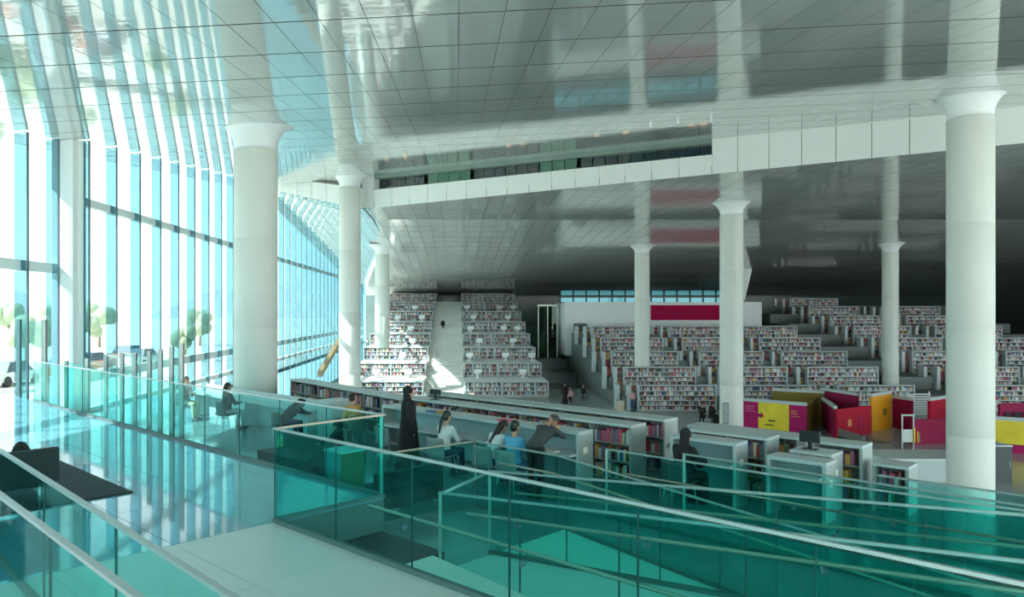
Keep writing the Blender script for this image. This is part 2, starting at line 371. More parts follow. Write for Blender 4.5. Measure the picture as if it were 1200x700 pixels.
# ---- columns
def column(x, y, r, zb, ceilf, label, segs, fl=.85):
    c = tag(empty('column', (x, y, zb)), label, 'column', 'round white columns', 'structure')
    zc = ceilf(x, y); ch = r*1.15; zs = zc-ch
    m = MB(); zz = [zb+(zs-zb)*k/segs for k in range(segs+1)]; pr = []
    for k in range(segs):
        pr += [(r-.006, zz[k]-zb), (r, zz[k]-zb+.012), (r, zz[k+1]-zb-.012), (r-.006, zz[k+1]-zb)]
    m.lathe(pr, 0, 0, 40); m.build('shaft', M_COLUMN, c)
    m = MB(); pr = [(r*.93, zs-zb), (r*.95, zs-zb+.02)]
    for k in range(9):
        t = k/8; pr.append((r*(.96+fl*(1-math.cos(t*math.pi/2))), zs-zb+.02+(ch+.10-.02)*(.25*t+.75*math.sin(t*math.pi/2))))
    m.lathe(pr, 0, 0, 40); m.build('capital', M_WHITE, c)
    return c
column(-6.45, 24.0, .69, ZR, hU, 'thick white column nearest the window wall, beside the seated readers', 3)
column(17.2, 25.0, .685, ZL, hU, 'thick white column standing right of the magenta exhibition booths', 4)
column(-6.57, 46.0, .66, ZL, hU, 'white column behind the low bookcase, just left of the book terraces', 4)
column(16.2, 44.0, .66, ZL, hL, 'white column with a grey notice, left of the yellow and magenta booth', 4, 1.1)
column(-6.46, 65.0, .63, E-3.2, hL, 'slim white column rising through the stepped bookshelves beside the stairs', 3, 1.1)
column(15.9, 64.0, .63, E-6.6, hL, 'slim white column in front of the white wall with the magenta sign', 3, 1.1)
column(36.6, 63.0, .63, E-6.6, hL, 'slim white column among the far book terraces behind the orange booth', 3, 1.1)

# ---- floors
fl = tag(empty('floor'), 'near platform of large pale and polished stone tiles', kind='structure')
b = MB(); pts = [W(-17.5, 1.7), W(0, 1.7), W(0, 0), W(10, 0), W(10, -9), W(-17.5, -9)]
pl = [(p.x, p.y) for p in pts]; pl = clip(pl, -1, 0, -(XN+.02)); b.prism(pl, -0.75, -0.022); b.build('slab', mat('slab_edge', (0.10, 0.14, 0.14), 0.4, var=0.1), fl)
TU, TV = 1.74, 1.25
for i in range(-11, 6):
    for j in range(-8, 3):
        u0, v0 = i*TU, j*TV; u1 = u0+TU; v1 = min(v0+TV, 1.7 if u0 < -.01 else 0.0)
        if v1-v0 < .05: continue
        g = .004; q = [(W(a, c).x, W(a, c).y) for a, c in ((u0+g, v0+g), (u1-g, v0+g), (u1-g, v1-g), (u0+g, v1-g))]
        q = clip(q, -1, 0, -(XN+.03))
        if len(q) < 3: continue
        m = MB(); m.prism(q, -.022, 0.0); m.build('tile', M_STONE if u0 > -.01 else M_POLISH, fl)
def slab(name, label, pts, z0, z1, mt, parent=None):
    m = MB(); m.prism([(p.x, p.y) for p in pts], z0, z1); o = m.build(name, mt, parent)
    return tag(o, label, kind='structure') if not parent else o
m = MB(); pl = [(p.x, p.y) for p in (W(-30, 1.7), W(-30, 10.2), W(12, 10.2), W(12, 4.62), W(.9, 4.62), W(.9, 1.7))]
pl = [W(-30, 1.7), W(.9, 1.7), W(.9, 4.62), W(12, 4.62), W(12, 10.2), W(-30, 10.2)]
q = clip([(p.x, p.y) for p in [W(-30, 1.7), W(.9, 1.7), W(.9, 10.2), W(-30, 10.2)]], -1, 0, -(XW-.05))
m.prism(q, ZR-.35, ZR); m.prism([(p.x, p.y) for p in [W(.9, 4.62), W(12, 4.62), W(12, 10.2), W(.9, 10.2)]], ZR-.35, ZR)
tag(m.build('floor_reading', M_READF), 'polished reading terrace floor', kind='structure')
def ramp(name, label, u0, u1, v0, v1, za, zb, mt):
    m = MB(); P = [W(u0, v0, za), W(u1, v0, zb), W(u1, v1, zb), W(u0, v1, za)]
    m.v += [tuple(p) for p in P]+[(p.x, p.y, -2.3) for p in P]; m.face((0,1,2,3)); m.face((7,6,5,4))
    for e in range(4): m.face((e, 4+e, 4+(e+1)%4, (e+1)%4))
    return tag(m.build(name, mt), label, kind='structure')
ramp('floor_ramp', 'pale ramp rising beside the glass', .9, 12, 1.5, 2.9, ZR, ZR+1.0, M_RAMP)
ramp('floor_ramp', 'pale ramp going down beside the reading terrace', .9, 12, 2.95, 4.6, ZR, ZR-1.2, M_RAMP)
ramp('floor_ramp', 'pale sunken ramp below the platform edge', 1.25, 12, 0.03, 1.45, -.45, -1.15, M_RAMP)
ramp('floor_pit', 'dark sunken landing at the platform corner', 0.03, 1.25, 0.03, 1.65, -.45, -.45, mat('dark_landing', (0.02, 0.035, 0.04), 0.5, var=0.1, vscale=1))
m = MB(); m.box(XW-.1, 80, -8, 116, ZL-.3, ZL); tag(m.build('floor_lower', M_LOWF), 'low central hall floor', kind='structure')
m = MB(); m.box(XW-.3, XW-.05, -8, 35.1, ZL, ZR); m.box(XW-.3, XW-.05, 35.1, 116, ZL, ZL+.4); m.build('wall_plinth', M_TERR)['kind'] = 'structure'
m = MB(); m.box(79.6, 80, 45, 116, ZL, E+7); tag(m.build('wall_right', mat('wall_right', (0.10, 0.13, 0.13), 0.5, var=0.2)), kind='structure')
wb = tag(empty('wall_back'), 'dark glazed far wall with a bright window band', kind='structure')
m = MB(); M_BACK = mat('wall_back', (0.05, 0.085, 0.085), 0.25, var=0.3, vscale=0.3)
m.box(-14, 16, 115, 115.4, ZL, E+4); m.box(42, 80, 115, 115.4, ZL, E+4); m.box(16, 42, 115, 115.4, ZL, E+1.2); m.box(16, 42, 115, 115.4, E+2.1, E+4)
m.build('wall_panel', M_BACK, wb)
for k in range(13):
    m = MB(); m.box(16.1+k*2, 17.9+k*2, 115.1, 115.16, E+1.2, E+2.1); m.build('window_pane', glass('back_glass', (0.17, 0.29, 0.31)), wb)
    m = MB(); m.box(15.9+k*2, 16.1+k*2, 114.95, 115.3, E+1.2, E+2.1); m.build('mullion', M_FINEDGE, wb)

# ---- outside
m = MB(); m.box(-600, XN-.3, -300, 600, -2.2, -1.9); m.box(XN-.3, 300, -300, -8.2, -2.2, -1.9)
tag(m.build('ground', mat('outside_ground', (0.62, 0.60, 0.54), 0.9, var=0.12, vscale=0.05)), 'pale paved ground outside', kind='structure')
m = MB()
m.prism([(-330, 700), (-600, 420), (-700, 700)], -2, 60)
hv = []
for i in range(25):
    a = math.radians(100+i*2.6); rr = 480
    hv.append((rr*math.cos(a), rr*math.sin(a), 10+9*math.sin(i*.9)+5*math.sin(i*2.3)))
m = MB()
for i in range(24):
    p, q2 = hv[i], hv[i+1]; m.quad([(p[0], p[1], -2), (q2[0], q2[1], -2), q2, p]); m.quad([p, q2, (q2[0]*1.1, q2[1]*1.1, -2), (p[0]*1.1, p[1]*1.1, -2)])
tag(m.build('hill', mat('far_hill', (0.78, 0.80, 0.80), 0.9, var=0.1, vscale=0.02)), 'hazy low hills on the horizon', kind='structure')
M_LEAF = mat('tree_leaf', (0.36, 0.42, 0.28), 0.8, var=0.3, vscale=1.0, bump=0.6, bscale=4); M_TRUNK = mat('tree_trunk', (0.30, 0.22, 0.15), 0.9, var=0.2)
for k, (x, y, s) in enumerate(((-30, 52, 1.0), (-34, 64, 1.2), (-38, 76, 1.1), (-27, 40, .8), (-44, 92, 1.3), (-33, 96, 1.1), (-60, 100, 1.4), (-24, 66, .8))):
    t = tag(empty('tree', (x, y, -1.9)), 'round green tree outside the window wall, '+ORD[k]+' counted from the entrance side', 'tree', 'trees outside the facade')
    m = MB(); m.tube([(0,0,0), (.05,0,1.2*s), (0,.05,2.2*s)], [.16*s, .12*s, .08*s]); m.build('trunk', M_TRUNK, t)
    m = MB(); rnd = random.Random(k)
    for q3 in range(9): m.ball((rnd.uniform(-.9,.9)*s, rnd.uniform(-.9,.9)*s, (2.6+rnd.uniform(-.5,.9))*s), rnd.uniform(.6,1.0)*s, 8, 6)
    m.build('crown', M_LEAF, t)
for k, (x, y, col, nm) in enumerate(((-26, 50, (0.75, 0.22, 0.10), 'orange red'), (-27, 55, (0.80, 0.25, 0.2), 'coral red'), (-25.5, 60.5, (0.85, 0.85, 0.85), 'white'), (-29, 66, (0.75, 0.3, 0.25), 'dusty red'), (-27, 45, (0.8, 0.8, 0.78), 'pale grey'))):
    t = tag(empty('car', (x, y, -1.9), 1.5), nm+' car parked outside the glass facade', 'car', 'cars parked outside')
    m = MB(); m.prism([(-2.1,-.85), (2.1,-.85), (2.1,.85), (-2.1,.85)], .3, .85); m.v = [(a, b2, c2) for a, b2, c2 in m.v]; m.build('body', mat('car_paint_'+nm.replace(' ', '_'), col, 0.25, var=0.03), t)
    m = MB(); k0 = len(m.v); m.v += [(-1.3,-.8,.85), (1.2,-.8,.85), (1.2,.8,.85), (-1.3,.8,.85), (-.8,-.65,1.42), (.6,-.65,1.42), (.6,.65,1.42), (-.8,.65,1.42)]
    for f in ((4,5,6,7), (0,1,5,4), (1,2,6,5), (2,3,7,6), (3,0,4,7)): m.face(f)
    m.build('cabin', M_FINEDGE, t)
    for sx2 in (-1.3, 1.3):
        for sy in (-.8, .8): m = MB(); m.tube([(sx2, sy-.1, .32), (sx2, sy+.1, .32)], .32, 12); m.build('wheel', M_BLACK, t)
# ================================================================== BALUSTRADES
def balustrade(pts, h, label, plen=1.25, railmat=None, group='glass balustrades', base=True, inner=None, name='glass_balustrade', endpost=(False, False), rw=.030):
    """pts: points at floor level; glass panels, top rail, base channel; inner = (side normal sign, height, first u length, bracket spacing)"""
    pts = [Vector(p) for p in pts]; railmat = railmat or M_STEEL
    t = tag(empty(name, pts[0]), label, 'balustrade', group); o0 = pts[0]
    for a, c in zip(pts[:-1], pts[1:]):
        L = (c-a).length; n = max(1, round(L/plen)); d = (c-a)/n; hz = Vector((d.x, d.y, 0)).normalized(); nm = Vector((-hz.y, hz.x, 0))
        for k in range(n):
            p = a+d*k; m = MB(); g = d.normalized()*.005
            m.obox(p+g-nm*.008+ZD*.02-o0, d-g*2, nm*.016, ZD*(h-.03), mis=(1, 1, 0, 1, 0, 1)); m.build('glass_panel', [M_GLASS, M_GEDGE], t)
        if base: m = MB(); m.obox(a-nm*.03-o0, c-a, nm*.06, ZD*.05); m.build('base_channel', M_CHAN, t)
    m = MB(); up = ZD*h
    for a, c in zip(pts[:-1], pts[1:]):
        hz = Vector(((c-a).x, (c-a).y, 0)).normalized(); nm = Vector((-hz.y, hz.x, 0))
        m.obox(a+up-nm*rw/2-hz*.02-o0, (c-a)+hz*.04, nm*rw, ZD*.024)
    m.build('top_rail', railmat, t)
    if inner:
        side, hh, i0, sp = inner
        q = []; tot = 0
        for a, c in zip(pts[:-1], pts[1:]):
            hz = Vector(((c-a).x, (c-a).y, 0)).normalized(); nm = Vector((-hz.y, hz.x, 0))*side
            q += [a+nm*.09+ZD*hh, c+nm*.09+ZD*hh]
        q[0] = q[0]+(q[1]-q[0]).normalized()*i0
        m = MB(); m.tube([p-o0 for p in q], .019, 8); hr = m.build('handrail', M_RAILD, t)
        for a, c in zip(q[:-1], q[1:]):
            L = (c-a).length; k = sp*.45
            while k < L:
                p = a+(c-a)*(k/L); m = MB(); m.tube([p-o0, p-ZD*.075-o0, p-ZD*.08-nm*.085-o0], .011, 6); m.tube([p-ZD*.08-nm*.06-o0, p-ZD*.08-nm*.088-o0], .028, 8)
                m.build('bracket', M_FINEDGE, hr); k += sp
    for f, p in zip(endpost, (pts[0], pts[-1])):
        if f: m = MB(); m.box(p.x-.02-o0.x, p.x+.02-o0.x, p.y-.02-o0.y, p.y+.02-o0.y, p.z-o0.z, p.z+h-o0.z); m.build('post', M_POST, t)
    return t
HR = 1.12
balustrade([W(0, 0), W(10, 0)], HR, 'long glass balustrade along the front edge of the platform above the ramps', 1.28, inner=(1, .5, 1.7, 1.5))
balustrade([W(0, .03), W(0, 1.7)], HR, 'short glass balustrade with bronze rail closing the platform corner', 1.7, M_BRONZE)
balustrade([W(-.05, 1.7), W(-15.6, 1.7)], HR, 'glass balustrade along the far platform edge towards the windows', 1.28, endpost=(True, False))
balustrade([W(-1.3, 2.65, ZR), W(-1.05, 4.6, ZR)], HR, 'glass balustrade with bronze rail beside the standing reader in black', 1.95, M_BRONZE)
balustrade([W(-1, 4.6, ZR), W(.74, 4.6, ZR), W(11.5, 4.6, ZR-1.15)], HR, 'glass balustrade bending down along the descending ramp', 1.3, inner=(-1, .86, .6, 1.7))
balustrade([W(.85, 2.92, ZR), W(11.5, 2.92, ZR+.97)], HR+.02, 'glass balustrade on the far side of the rising ramp', 1.3, inner=(1, .86, .4, 1.7), endpost=(True, False))
balustrade([W(1.35, 1.48, ZR), W(11.5, 1.48, ZR+.92)], HR+.05, 'glass balustrade on the near side of the rising ramp', 1.3, inner=(-1, 1.0, .55, 1.6), endpost=(True, False))
balustrade([W(1.0, 5.6, ZR), W(4.4, 5.6, ZR), W(11, 5.6, ZR+.1)], HR, 'level glass balustrade in front of the small reading desks', 1.3, inner=(-1, .8, .4, 1.8), endpost=(True, False))
balustrade([W(1.9, 6.5, ZR), W(11, 6.5, ZR-.05)], HR-.08, 'glass balustrade nearest the small reading desks with wall tags', 1.3, endpost=(True, False))
balustrade([W(4.6, 7.2, ZR), W(11, 7.2, ZR)], HR-.12, 'glass balustrade before the white information counter', 1.3)
balustrade([Vector((-7.2, 10.42, 0)), Vector((.2, 2.25, 0))], HR, 'glass balustrade across the lower left, the one closer to the sofa', 1.9, rw=.042)
balustrade([Vector((-6.2, 8.61, 0)), Vector((-.2, 2.23, 0))], HR, 'glass balustrade across the bottom corner, the one farther from the sofa', 1.9, rw=.047)
# extra return bar at the start of the rising ramp
m = MB(); m.tube([W(1.35, 1.5, ZR+1.17), W(.85, 2.9, ZR+1.14)], .02); tag(m.build('ramp_gate_bar', M_STEEL), 'thin steel bar joining the two ramp balustrade ends', 'rail')

# tall glass gates by the windows
def upos(px, v):        # u on the line v = const that lies in the direction of picture column px
    r = (px-VX)/F; return (r*(CY+S2*v)-(CX+S2*v))/(S2+S2*r)
gate = tag(empty('glass_gate', W(upos(22, 1.95), 1.95)), 'tall glass gate with two dark posts beside the white pier', 'gate')
o0 = gate.location.copy()
for px in (22, 52): p = W(upos(px, 1.95), 1.95)-o0; m = MB(); m.box(p.x-.06, p.x+.06, p.y-.06, p.y+.06, ZR, 2.3); m.build('post', M_POST, gate)
a, c = W(upos(22, 1.95), 1.95), W(upos(52, 1.95), 1.95); m = MB(); m.obox(a-o0+ZD*ZR, c-a, VD*.02, ZD*(2.25-ZR), mis=(1,1,0,1,0,1)); m.build('glass_panel', [M_GATE, M_GEDGE], gate)

scr = tag(empty('glass_screen', W(upos(78, 1.95), 1.95)), 'row of steel posts and glass screens rising towards the seated readers', 'screen'); o0 = scr.location.copy()
hs = [(78, 1.22), (102, 1.35), (124, 1.5), (143, 1.58), (158, 1.62), (175, 1.68), (188, 1.75), (201, 1.82), (213, 1.9)]
for k, (px, hh) in enumerate(hs):
    p = W(upos(px, 1.95), 1.95); m = MB(); q = p-o0; m.box(q.x-.04, q.x+.04, q.y-.04, q.y+.04, ZR, hh); m.build('post', M_POST, scr)
    if k < len(hs)-1:
        p2 = W(upos(hs[k+1][0], 1.95), 1.95); m = MB(); m.obox(p-o0+ZD*ZR+UD*.05, p2-p-UD*.1, VD*.02, ZD*(hh-.04-ZR), mis=(1,1,0,1,0,1)); m.build('glass_panel', [M_GATE, M_GEDGE], scr)
        if k in (2, 3): m = MB(); m.obox(p-o0+ZD*(hh-.04), p2-p, VD*.04, ZD*.05); m.build('cross_bar', M_POST, scr)

# ================================================================== NEAR SHELVES AND DESKS
BOOKCOL = [((.62,.60,.55),'cream'), ((.40,.05,.05),'red'), ((.08,.16,.36),'blue'), ((.03,.035,.05),'black'), ((.60,.34,.08),'ochre'), ((.10,.24,.16),'green'),
           ((.33,.12,.22),'plum'), ((.45,.50,.56),'pale blue'), ((.70,.70,.68),'white'), ((.26,.17,.11),'brown'), ((.16,.14,.24),'violet'), ((.55,.10,.16),'crimson'), ((.30,.30,.30),'grey')]
stuff_books = MB(); single = []      # single: (pxsize, origin, a, b, c, colour index, place)
def bookshelf(a, c, h, zf, label, place, nb, rows, depth=.5, endm=None, topm=None, ind=True, name='bookcase', nrm=None, group='low bookcases on the reading terrace', books=(0, 1)):
    """a -> c: front foot line (left to right seen from the viewer); books face the viewer"""
    a, c = Vector((a[0], a[1], zf)), Vector((c[0], c[1], zf)); d = c-a; L = d.length; dn = d/L; n = Vector((-dn.y, dn.x, 0))
    endm = endm or M_ENDP; topm = topm or M_SHELFW
    t = tag(empty(name, a), label, 'bookcase', group); th = .05
    def pb(nm, o, x, y, z, mt): m = MB(); m.obox(o, x, y, z); return m.build(nm, mt, t)
    pb('top_panel', dn*0-n*.03+ZD*(h-th), d, n*(depth+.06), ZD*th, topm)
    pb('end_panel', -n*.02, dn*th, n*(depth+.04), ZD*(h-th), endm); pb('end_panel', d-dn*th-n*.02, dn*th, n*(depth+.04), ZD*(h-th), endm)
    pb('back_panel', n*(depth*.55)+dn*th, d-dn*2*th, n*.02, ZD*(h-th), M_SHELFD)
    pb('plinth', n*.02+dn*th, d-dn*2*th, n*.4, ZD*.06, M_SHELFD)
    rh = (h-th-.08)/rows; bw = (L-2*th)/nb
    for r in range(rows):
        pb('shelf', dn*th+n*.01+ZD*(.06+r*rh), d-dn*2*th, n*(depth*.54), ZD*.022, M_ENDP)
    for k in range(1, nb): pb('divider', dn*(th+k*bw-.012), dn*.024, n*(depth*.54), ZD*(h-th), M_ENDP)
    rnd = random.Random(hash(label) % 9999 if False else len(label)*37+int(a.x*100) % 97)
    for r in range(rows):
        for k in range(nb):
            if not (books[0] <= (k+.5)/nb <= books[1]): continue
            s = th+k*bw+.03; e = th+(k+1)*bw-.03-rnd.random()*.22
            while s < e:
                w = rnd.choice((.028, .035, .045, .06, .08)); hh = min(rh-.05, rnd.uniform(.60, .9)*(rh-.03)); ci = rnd.randrange(len(BOOKCOL)); dp = rnd.uniform(.17, .23)
                o = a+dn*s+n*(.03+rnd.random()*.02)+ZD*(.083+r*rh)
                q = pxy(o.x, o.y, o.z+hh)
                (single if ind else []).append((w*hh/(o.y**2), o, dn*(w-.004), n*dp, ZD*hh, ci, (r, place, rows)))
                if not ind: stuff_books.obox(o, dn*(w-.004), n*dp, ZD*hh, 0, BOOKCOL[ci][0])
                s += w
    return t
bookshelf((-5.5, 24.8), (-1.45, 19.3), 1.15, ZR, 'low bookcase with a long white top left of the standing reader', 'low bookcase left of the black robe', 7, 3)
def rowW(u0, u1, v, *a, **k): p, q = W(u0, v), W(u1, v); return bookshelf((p.x, p.y), (q.x, q.y), *a, **k)
rowW(-7.2, .04, 9.2, 1.15, ZR, 'farthest of the three long white topped bookcases behind the readers', 'farthest long bookcase', 8, 3)
rowW(-6.6, .05, 7.9, 1.17, ZR, 'middle of the three long white topped bookcases behind the readers', 'middle long bookcase', 7, 3)
rowW(.55, 2.75, 9.2, 1.1, ZR, 'white topped bookcase behind the black clothed reader at the desk', 'bookcase behind the seated black robe', 3, 3)
rowW(.95, 2.45, 8.5, 1.14, ZR, 'short bookcase with grey end directly behind the small reading desk', 'short bookcase behind the small desk', 2, 3)
rowW(2.95, 3.8, 9.2, 1.08, ZR, 'short bookcase at the far right end below the red booth', 'short bookcase below the red booth', 1, 3)
rowW(2.86, 3.55, 8.45, 1.0, ZR, 'short bookcase in front of the black monitor', 'short bookcase by the monitor', 2, 2)
rowW(3.95, 4.5, 9.2, .82, ZR, 'smallest low bookcase beside the dark bench and white counter', 'smallest low bookcase', 1, 2)

def desk(u0, u1, v, h, label, seats=True, tagp=True, side=1):
    t = tag(empty('reading_desk', W(u0, v, ZR)), label, 'desk', 'partition reading desks'); d = UD*(u1-u0); th = .06
    def pb(nm, o, x, y, z, mt): m = MB(); m.obox(o, x, y, z); return m.build(nm, mt, t)
    pb('hood', -VD*.02+ZD*(h-th), d, VD*.46, ZD*th, M_SHELFW)
    for o, nm in ((Vector((0,0,0)), 'end_panel'), (d-UD*th, 'end_panel')):
        m = MB(); m.obox(o-VD*.02, UD*th, VD*.46, ZD*(h-th)); m.obox(o-VD*.03, UD*th, VD*.01, ZD*(h-th), 1); m.build(nm, [M_ENDP, M_SHELFW], t)
    pb('back_panel', VD*.36+UD*th+ZD*.1, d-UD*2*th, VD*.03, ZD*(h-th-.1), mat('desk_back', (0.28, 0.40, 0.43), 0.5, var=0.05))
    pb('desktop', -VD*.22+UD*th+ZD*.70, d-UD*2*th, VD*.58, ZD*.035, M_SHELFG)
    if tagp: pb('wall_tag', d-VD*(-.12)+ZD*(h-.42)+UD*.002, UD*.008, VD*.13, ZD*.12, mat('tag_cream', (0.85, 0.80, 0.66), 0.5, var=0.02))
    return t
desk(-6.0, -.26, 6.6, 1.15, 'long white topped reading desk where the row of readers sits')
desk(1.0, 2.25, 7.7, 1.12, 'small reading desk with the reader in black clothes')
desk(2.75, 3.7, 7.75, .98, 'small reading desk with warm lit shelf below the black monitor')
# tags on bookcase ends
for u, v, z, lb in ((.09, 9.35, -.32, 'small cream tag on the end of the farthest long bookcase'), (3.55, 8.6, -.25, 'small white tag on the end of the short bookcase by the monitor')):
    m = MB(); m.obox(W(u, v, z), UD*.008, VD*.11, ZD*.11); tag(m.build('end_tag', mat('tag_cream', (0.85, 0.80, 0.66), 0.5)), lb, 'tag')
# long side table in front of the first column, with white end cabinet
t = tag(empty('long_table', W(-15.4, 6.3, ZR)), 'long pale table in front of the thick window column', 'table')
m = MB(); m.obox(ZD*.72, UD*6.6, VD*.54, ZD*.05); m.build('tabletop', M_SHELFW, t)
m = MB(); m.obox(VD*.5, UD*6.6, VD*.04, ZD*1.0); m.build('back_panel', M_SHELFW, t)
for k in (0, 3.25, 6.5): m = MB(); m.obox(UD*k+VD*.05, UD*.06, VD*.42, ZD*.72); m.build('trestle', M_SHELFG, t)
t = tag(empty('end_cabinet', W(-8.5, 6.45, ZR)), 'plain white cabinet at the end of the long pale table', 'cabinet')
m = MB(); m.obox((0,0,0), UD*.62, VD*.7, ZD*1.05); m.build('body', M_SHELFG, t); m = MB(); m.obox(ZD*1.05-VD*.02, UD*.64, VD*.74, ZD*.03); m.build('top_panel', M_SHELFW, t)
m = MB(); m.obox(UD*.04-VD*.012+ZD*.08, UD*.54, VD*.012, ZD*.92); dr = m.build('door', M_SHELFW, t); m = MB(); m.obox(UD*.5-VD*.03+ZD*.5, UD*.02, VD*.018, ZD*.16); m.build('handle', M_STEEL, dr)

# monitors
def monitor(p, rz, label, w=.5, h=.3):
    t = tag(empty('monitor', p, rz), label, 'monitor', 'black computer monitors')
    m = MB(); m.box(-w/2, w/2, -.02, .02, .12, .12+h); m.build('screen', M_BLACK, t); m = MB(); m.box(-.03, .03, 0, .03, .01, .2); m.build('neck', M_BLACK, t)
    m = MB(); m.box(-.12, .12, -.09, .09, 0, .012); m.build('foot', M_BLACK, t)
monitor(W(3.1, 8.7, ZR+1.0), -.78, 'black monitor standing on the short bookcase below the booths', .34, .2)
monitor(W(-5.8, 8.15, ZR+1.17), -.5, 'small black monitor on the white bookcase top behind the readers', .3, .13)

# ---- books: the 300 that show largest are things of their own, the rest one mass
cnt = {}; named = []
for sg in single:
    r, place, rows = sg[6]; key = (r, place, sg[5]); cnt[key] = cnt.get(key, 0)+1; k = cnt[key]
    nth = ORD[k-1] if k <= 12 else f'{k}th'; sh = 'bottom' if r == 0 else 'top' if r == rows-1 else 'middle'
    named.append(sg[:6]+(f'{nth} {BOOKCOL[sg[5]][1]} book from the left, {sh} shelf, {place}',))
single = named
single.sort(key=lambda s: -s[0]); BM = [mat('book_'+n.replace(' ', '_'), c, 0.55, var=0.06) for c, n in BOOKCOL]
for k, (sz, o, a, b_, c, ci, place) in enumerate(single):
    if k < 300:
        m = MB(); m.obox((0,0,0), a, b_, c); tag(m.build('book', BM[ci], None, o), place, 'book', 'books on the low bookcases')
    else: stuff_books.obox(o, a, b_, c, 0, BOOKCOL[ci][0])

# ================================================================== BOOK TERRACES
def terr(x0, x1, levels, mt, name, label):
    m = MB()
    for k, (y, z) in enumerate(levels):
        y1 = levels[k+1][0] if k < len(levels)-1 else 116
        m.box(x0, x1, y, y1, ZL-.2, z)
    return tag(m.build(name, mt), label, kind='structure')
# terrace beside the stairs, left block and right block
DL, RL = 39/7.0, 1.243
lev = [(66+DL*i, E-7.45+RL*i) for i in range(8)]
for (x0, x1, blk) in ((-9.6, -2.9, 'left of the white stairs'), (.7, 8.2, 'right of the white stairs')):
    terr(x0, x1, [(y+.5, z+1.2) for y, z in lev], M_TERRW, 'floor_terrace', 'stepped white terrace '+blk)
def farcase(x0, x1, y, z, h, rows, label, group, split=(), returns=False, rnd=None, dens=.075):
    t = tag(empty('bookcase', (x0, y, z)), label, 'bookcase', group); w = x1-x0; th = .09; dp = .45
    def pb(nm, a, mt): m = MB(); m.box(*a); return m.build(nm, mt, t)
    pb('top_panel', (0, w, -.04, dp, h-.08, h), M_SHELFW); pb('end_panel', (0, th, -.03, dp, 0, h-.08), M_SHELFW); pb('end_panel', (w-th, w, -.03, dp, 0, h-.08), M_SHELFW)
    pb('back_panel', (th, w-th, dp-.1, dp-.06, 0, h-.08), M_SHELFD)
    rh = (h-.1)/rows
    for r in range(rows): pb('shelf', (th, w-th, 0, dp-.1, r*rh, r*rh+.05), M_SHELFG)
    for s in split: pb('divider', (s-.06, s+.06, -.02, dp-.1, 0, h-.08), M_SHELFW)
    if returns:
        for k in range(2):
            xo = -.75-.75*k; pb('end_panel', (xo, xo+.28, .3+.6*k, 1.1+.6*k, 0, h-.05), M_SHELFW)
            for r in range(rows): stuff_books.box(x0+xo+.3, x0+xo+.66, y+.5+.6*k, y+.9+.6*k, z+r*rh+.05, z+r*rh+rh*.85, 0, BOOKCOL[rnd.choice((9, 4, 9, 3, 1))][0])
    for r in range(rows):
        s = th+.02
        while s < w-th-.1:
            bw = rnd.uniform(.6, 1.5)*dens; hh = rnd.uniform(.55, .86)*(rh-.03)
            if rnd.random() < .06: s += bw*2; continue
            c = BOOKCOL[rnd.choice((0,1,2,3,4,5,6,7,7,8,8,0,8,9,10,11,12,12,7,0))][0]
            stuff_books.box(x0+s, x0+s+bw-.008, y+.03, y+.25, z+r*rh+.05, z+r*rh+.05+hh, 0, c); s += bw
rnd = random.Random(5)
for i, (y, z) in enumerate(lev):
    nm = ORD[i]
    farcase(-9.6, -2.95, y, z, 1.24, 3, f'stepped bookcase left of the white stairs, {nm} row from the bottom', 'stepped bookcases beside the stairs', (3.3,), False, rnd)
    farcase(.75, 4.0-.06*i, y, z, 1.24, 3, f'narrow stepped bookcase directly right of the white stairs, {nm} row from the bottom', 'stepped bookcases beside the stairs', (.8, 1.6, 2.4), False, rnd)
    farcase(4.05-.06*i, 8.15, y, z, 1.24, 3, f'wide stepped bookcase far right of the stairs, {nm} row from the bottom', 'stepped bookcases beside the stairs', (2.9,) if i in (0, 1) else (), False, rnd)
# the stairs between the blocks
m = MB(); NS = 54
for k in range(NS):
    y = 66.3+k*39.0/NS; z = E-7.45+(k+1)*(RL*7+.1)/NS; m.box(-2.9, .7, y, 116, ZL, z) if k % 1 == 0 else None
m2 = MB(); pts_s = [(66.3, ZL)]
m = MB(); zprev = ZL
for k in range(NS):
    y0 = 66.3+k*39.0/NS; y1 = 66.3+(k+1)*39.0/NS if k < NS-1 else 115; z = E-7.45+(k+1)*(RL*7+.1)/NS
    m.quad([(-2.88, y0, zprev), (.68, y0, zprev), (.68, y0, z), (-2.88, y0, z)]); m.quad([(-2.88, y0, z), (.68, y0, z), (.68, y1, z), (-2.88, y1, z)]); zprev = z
tag(m.build('stair', M_TERRW), 'wide white stairs climbing between the stepped bookcases', kind='structure')
for k, x in enumerate((-2.86, .62)):
    m = MB(); m.v += [(x, 66, E-7.2), (x, 105, E+1.9), (x, 105, E-.3), (x, 66, E-7.7)]; m.v += [(a+.06, b2, c2) for a, b2, c2 in m.v[:4]]
    for f in ((0,1,2,3), (7,6,5,4), (0,4,5,1), (1,5,6,2), (2,6,7,3), (3,7,4,0)): m.face(f)
    m.build('trim_stair', M_TERRW)['kind'] = 'structure'
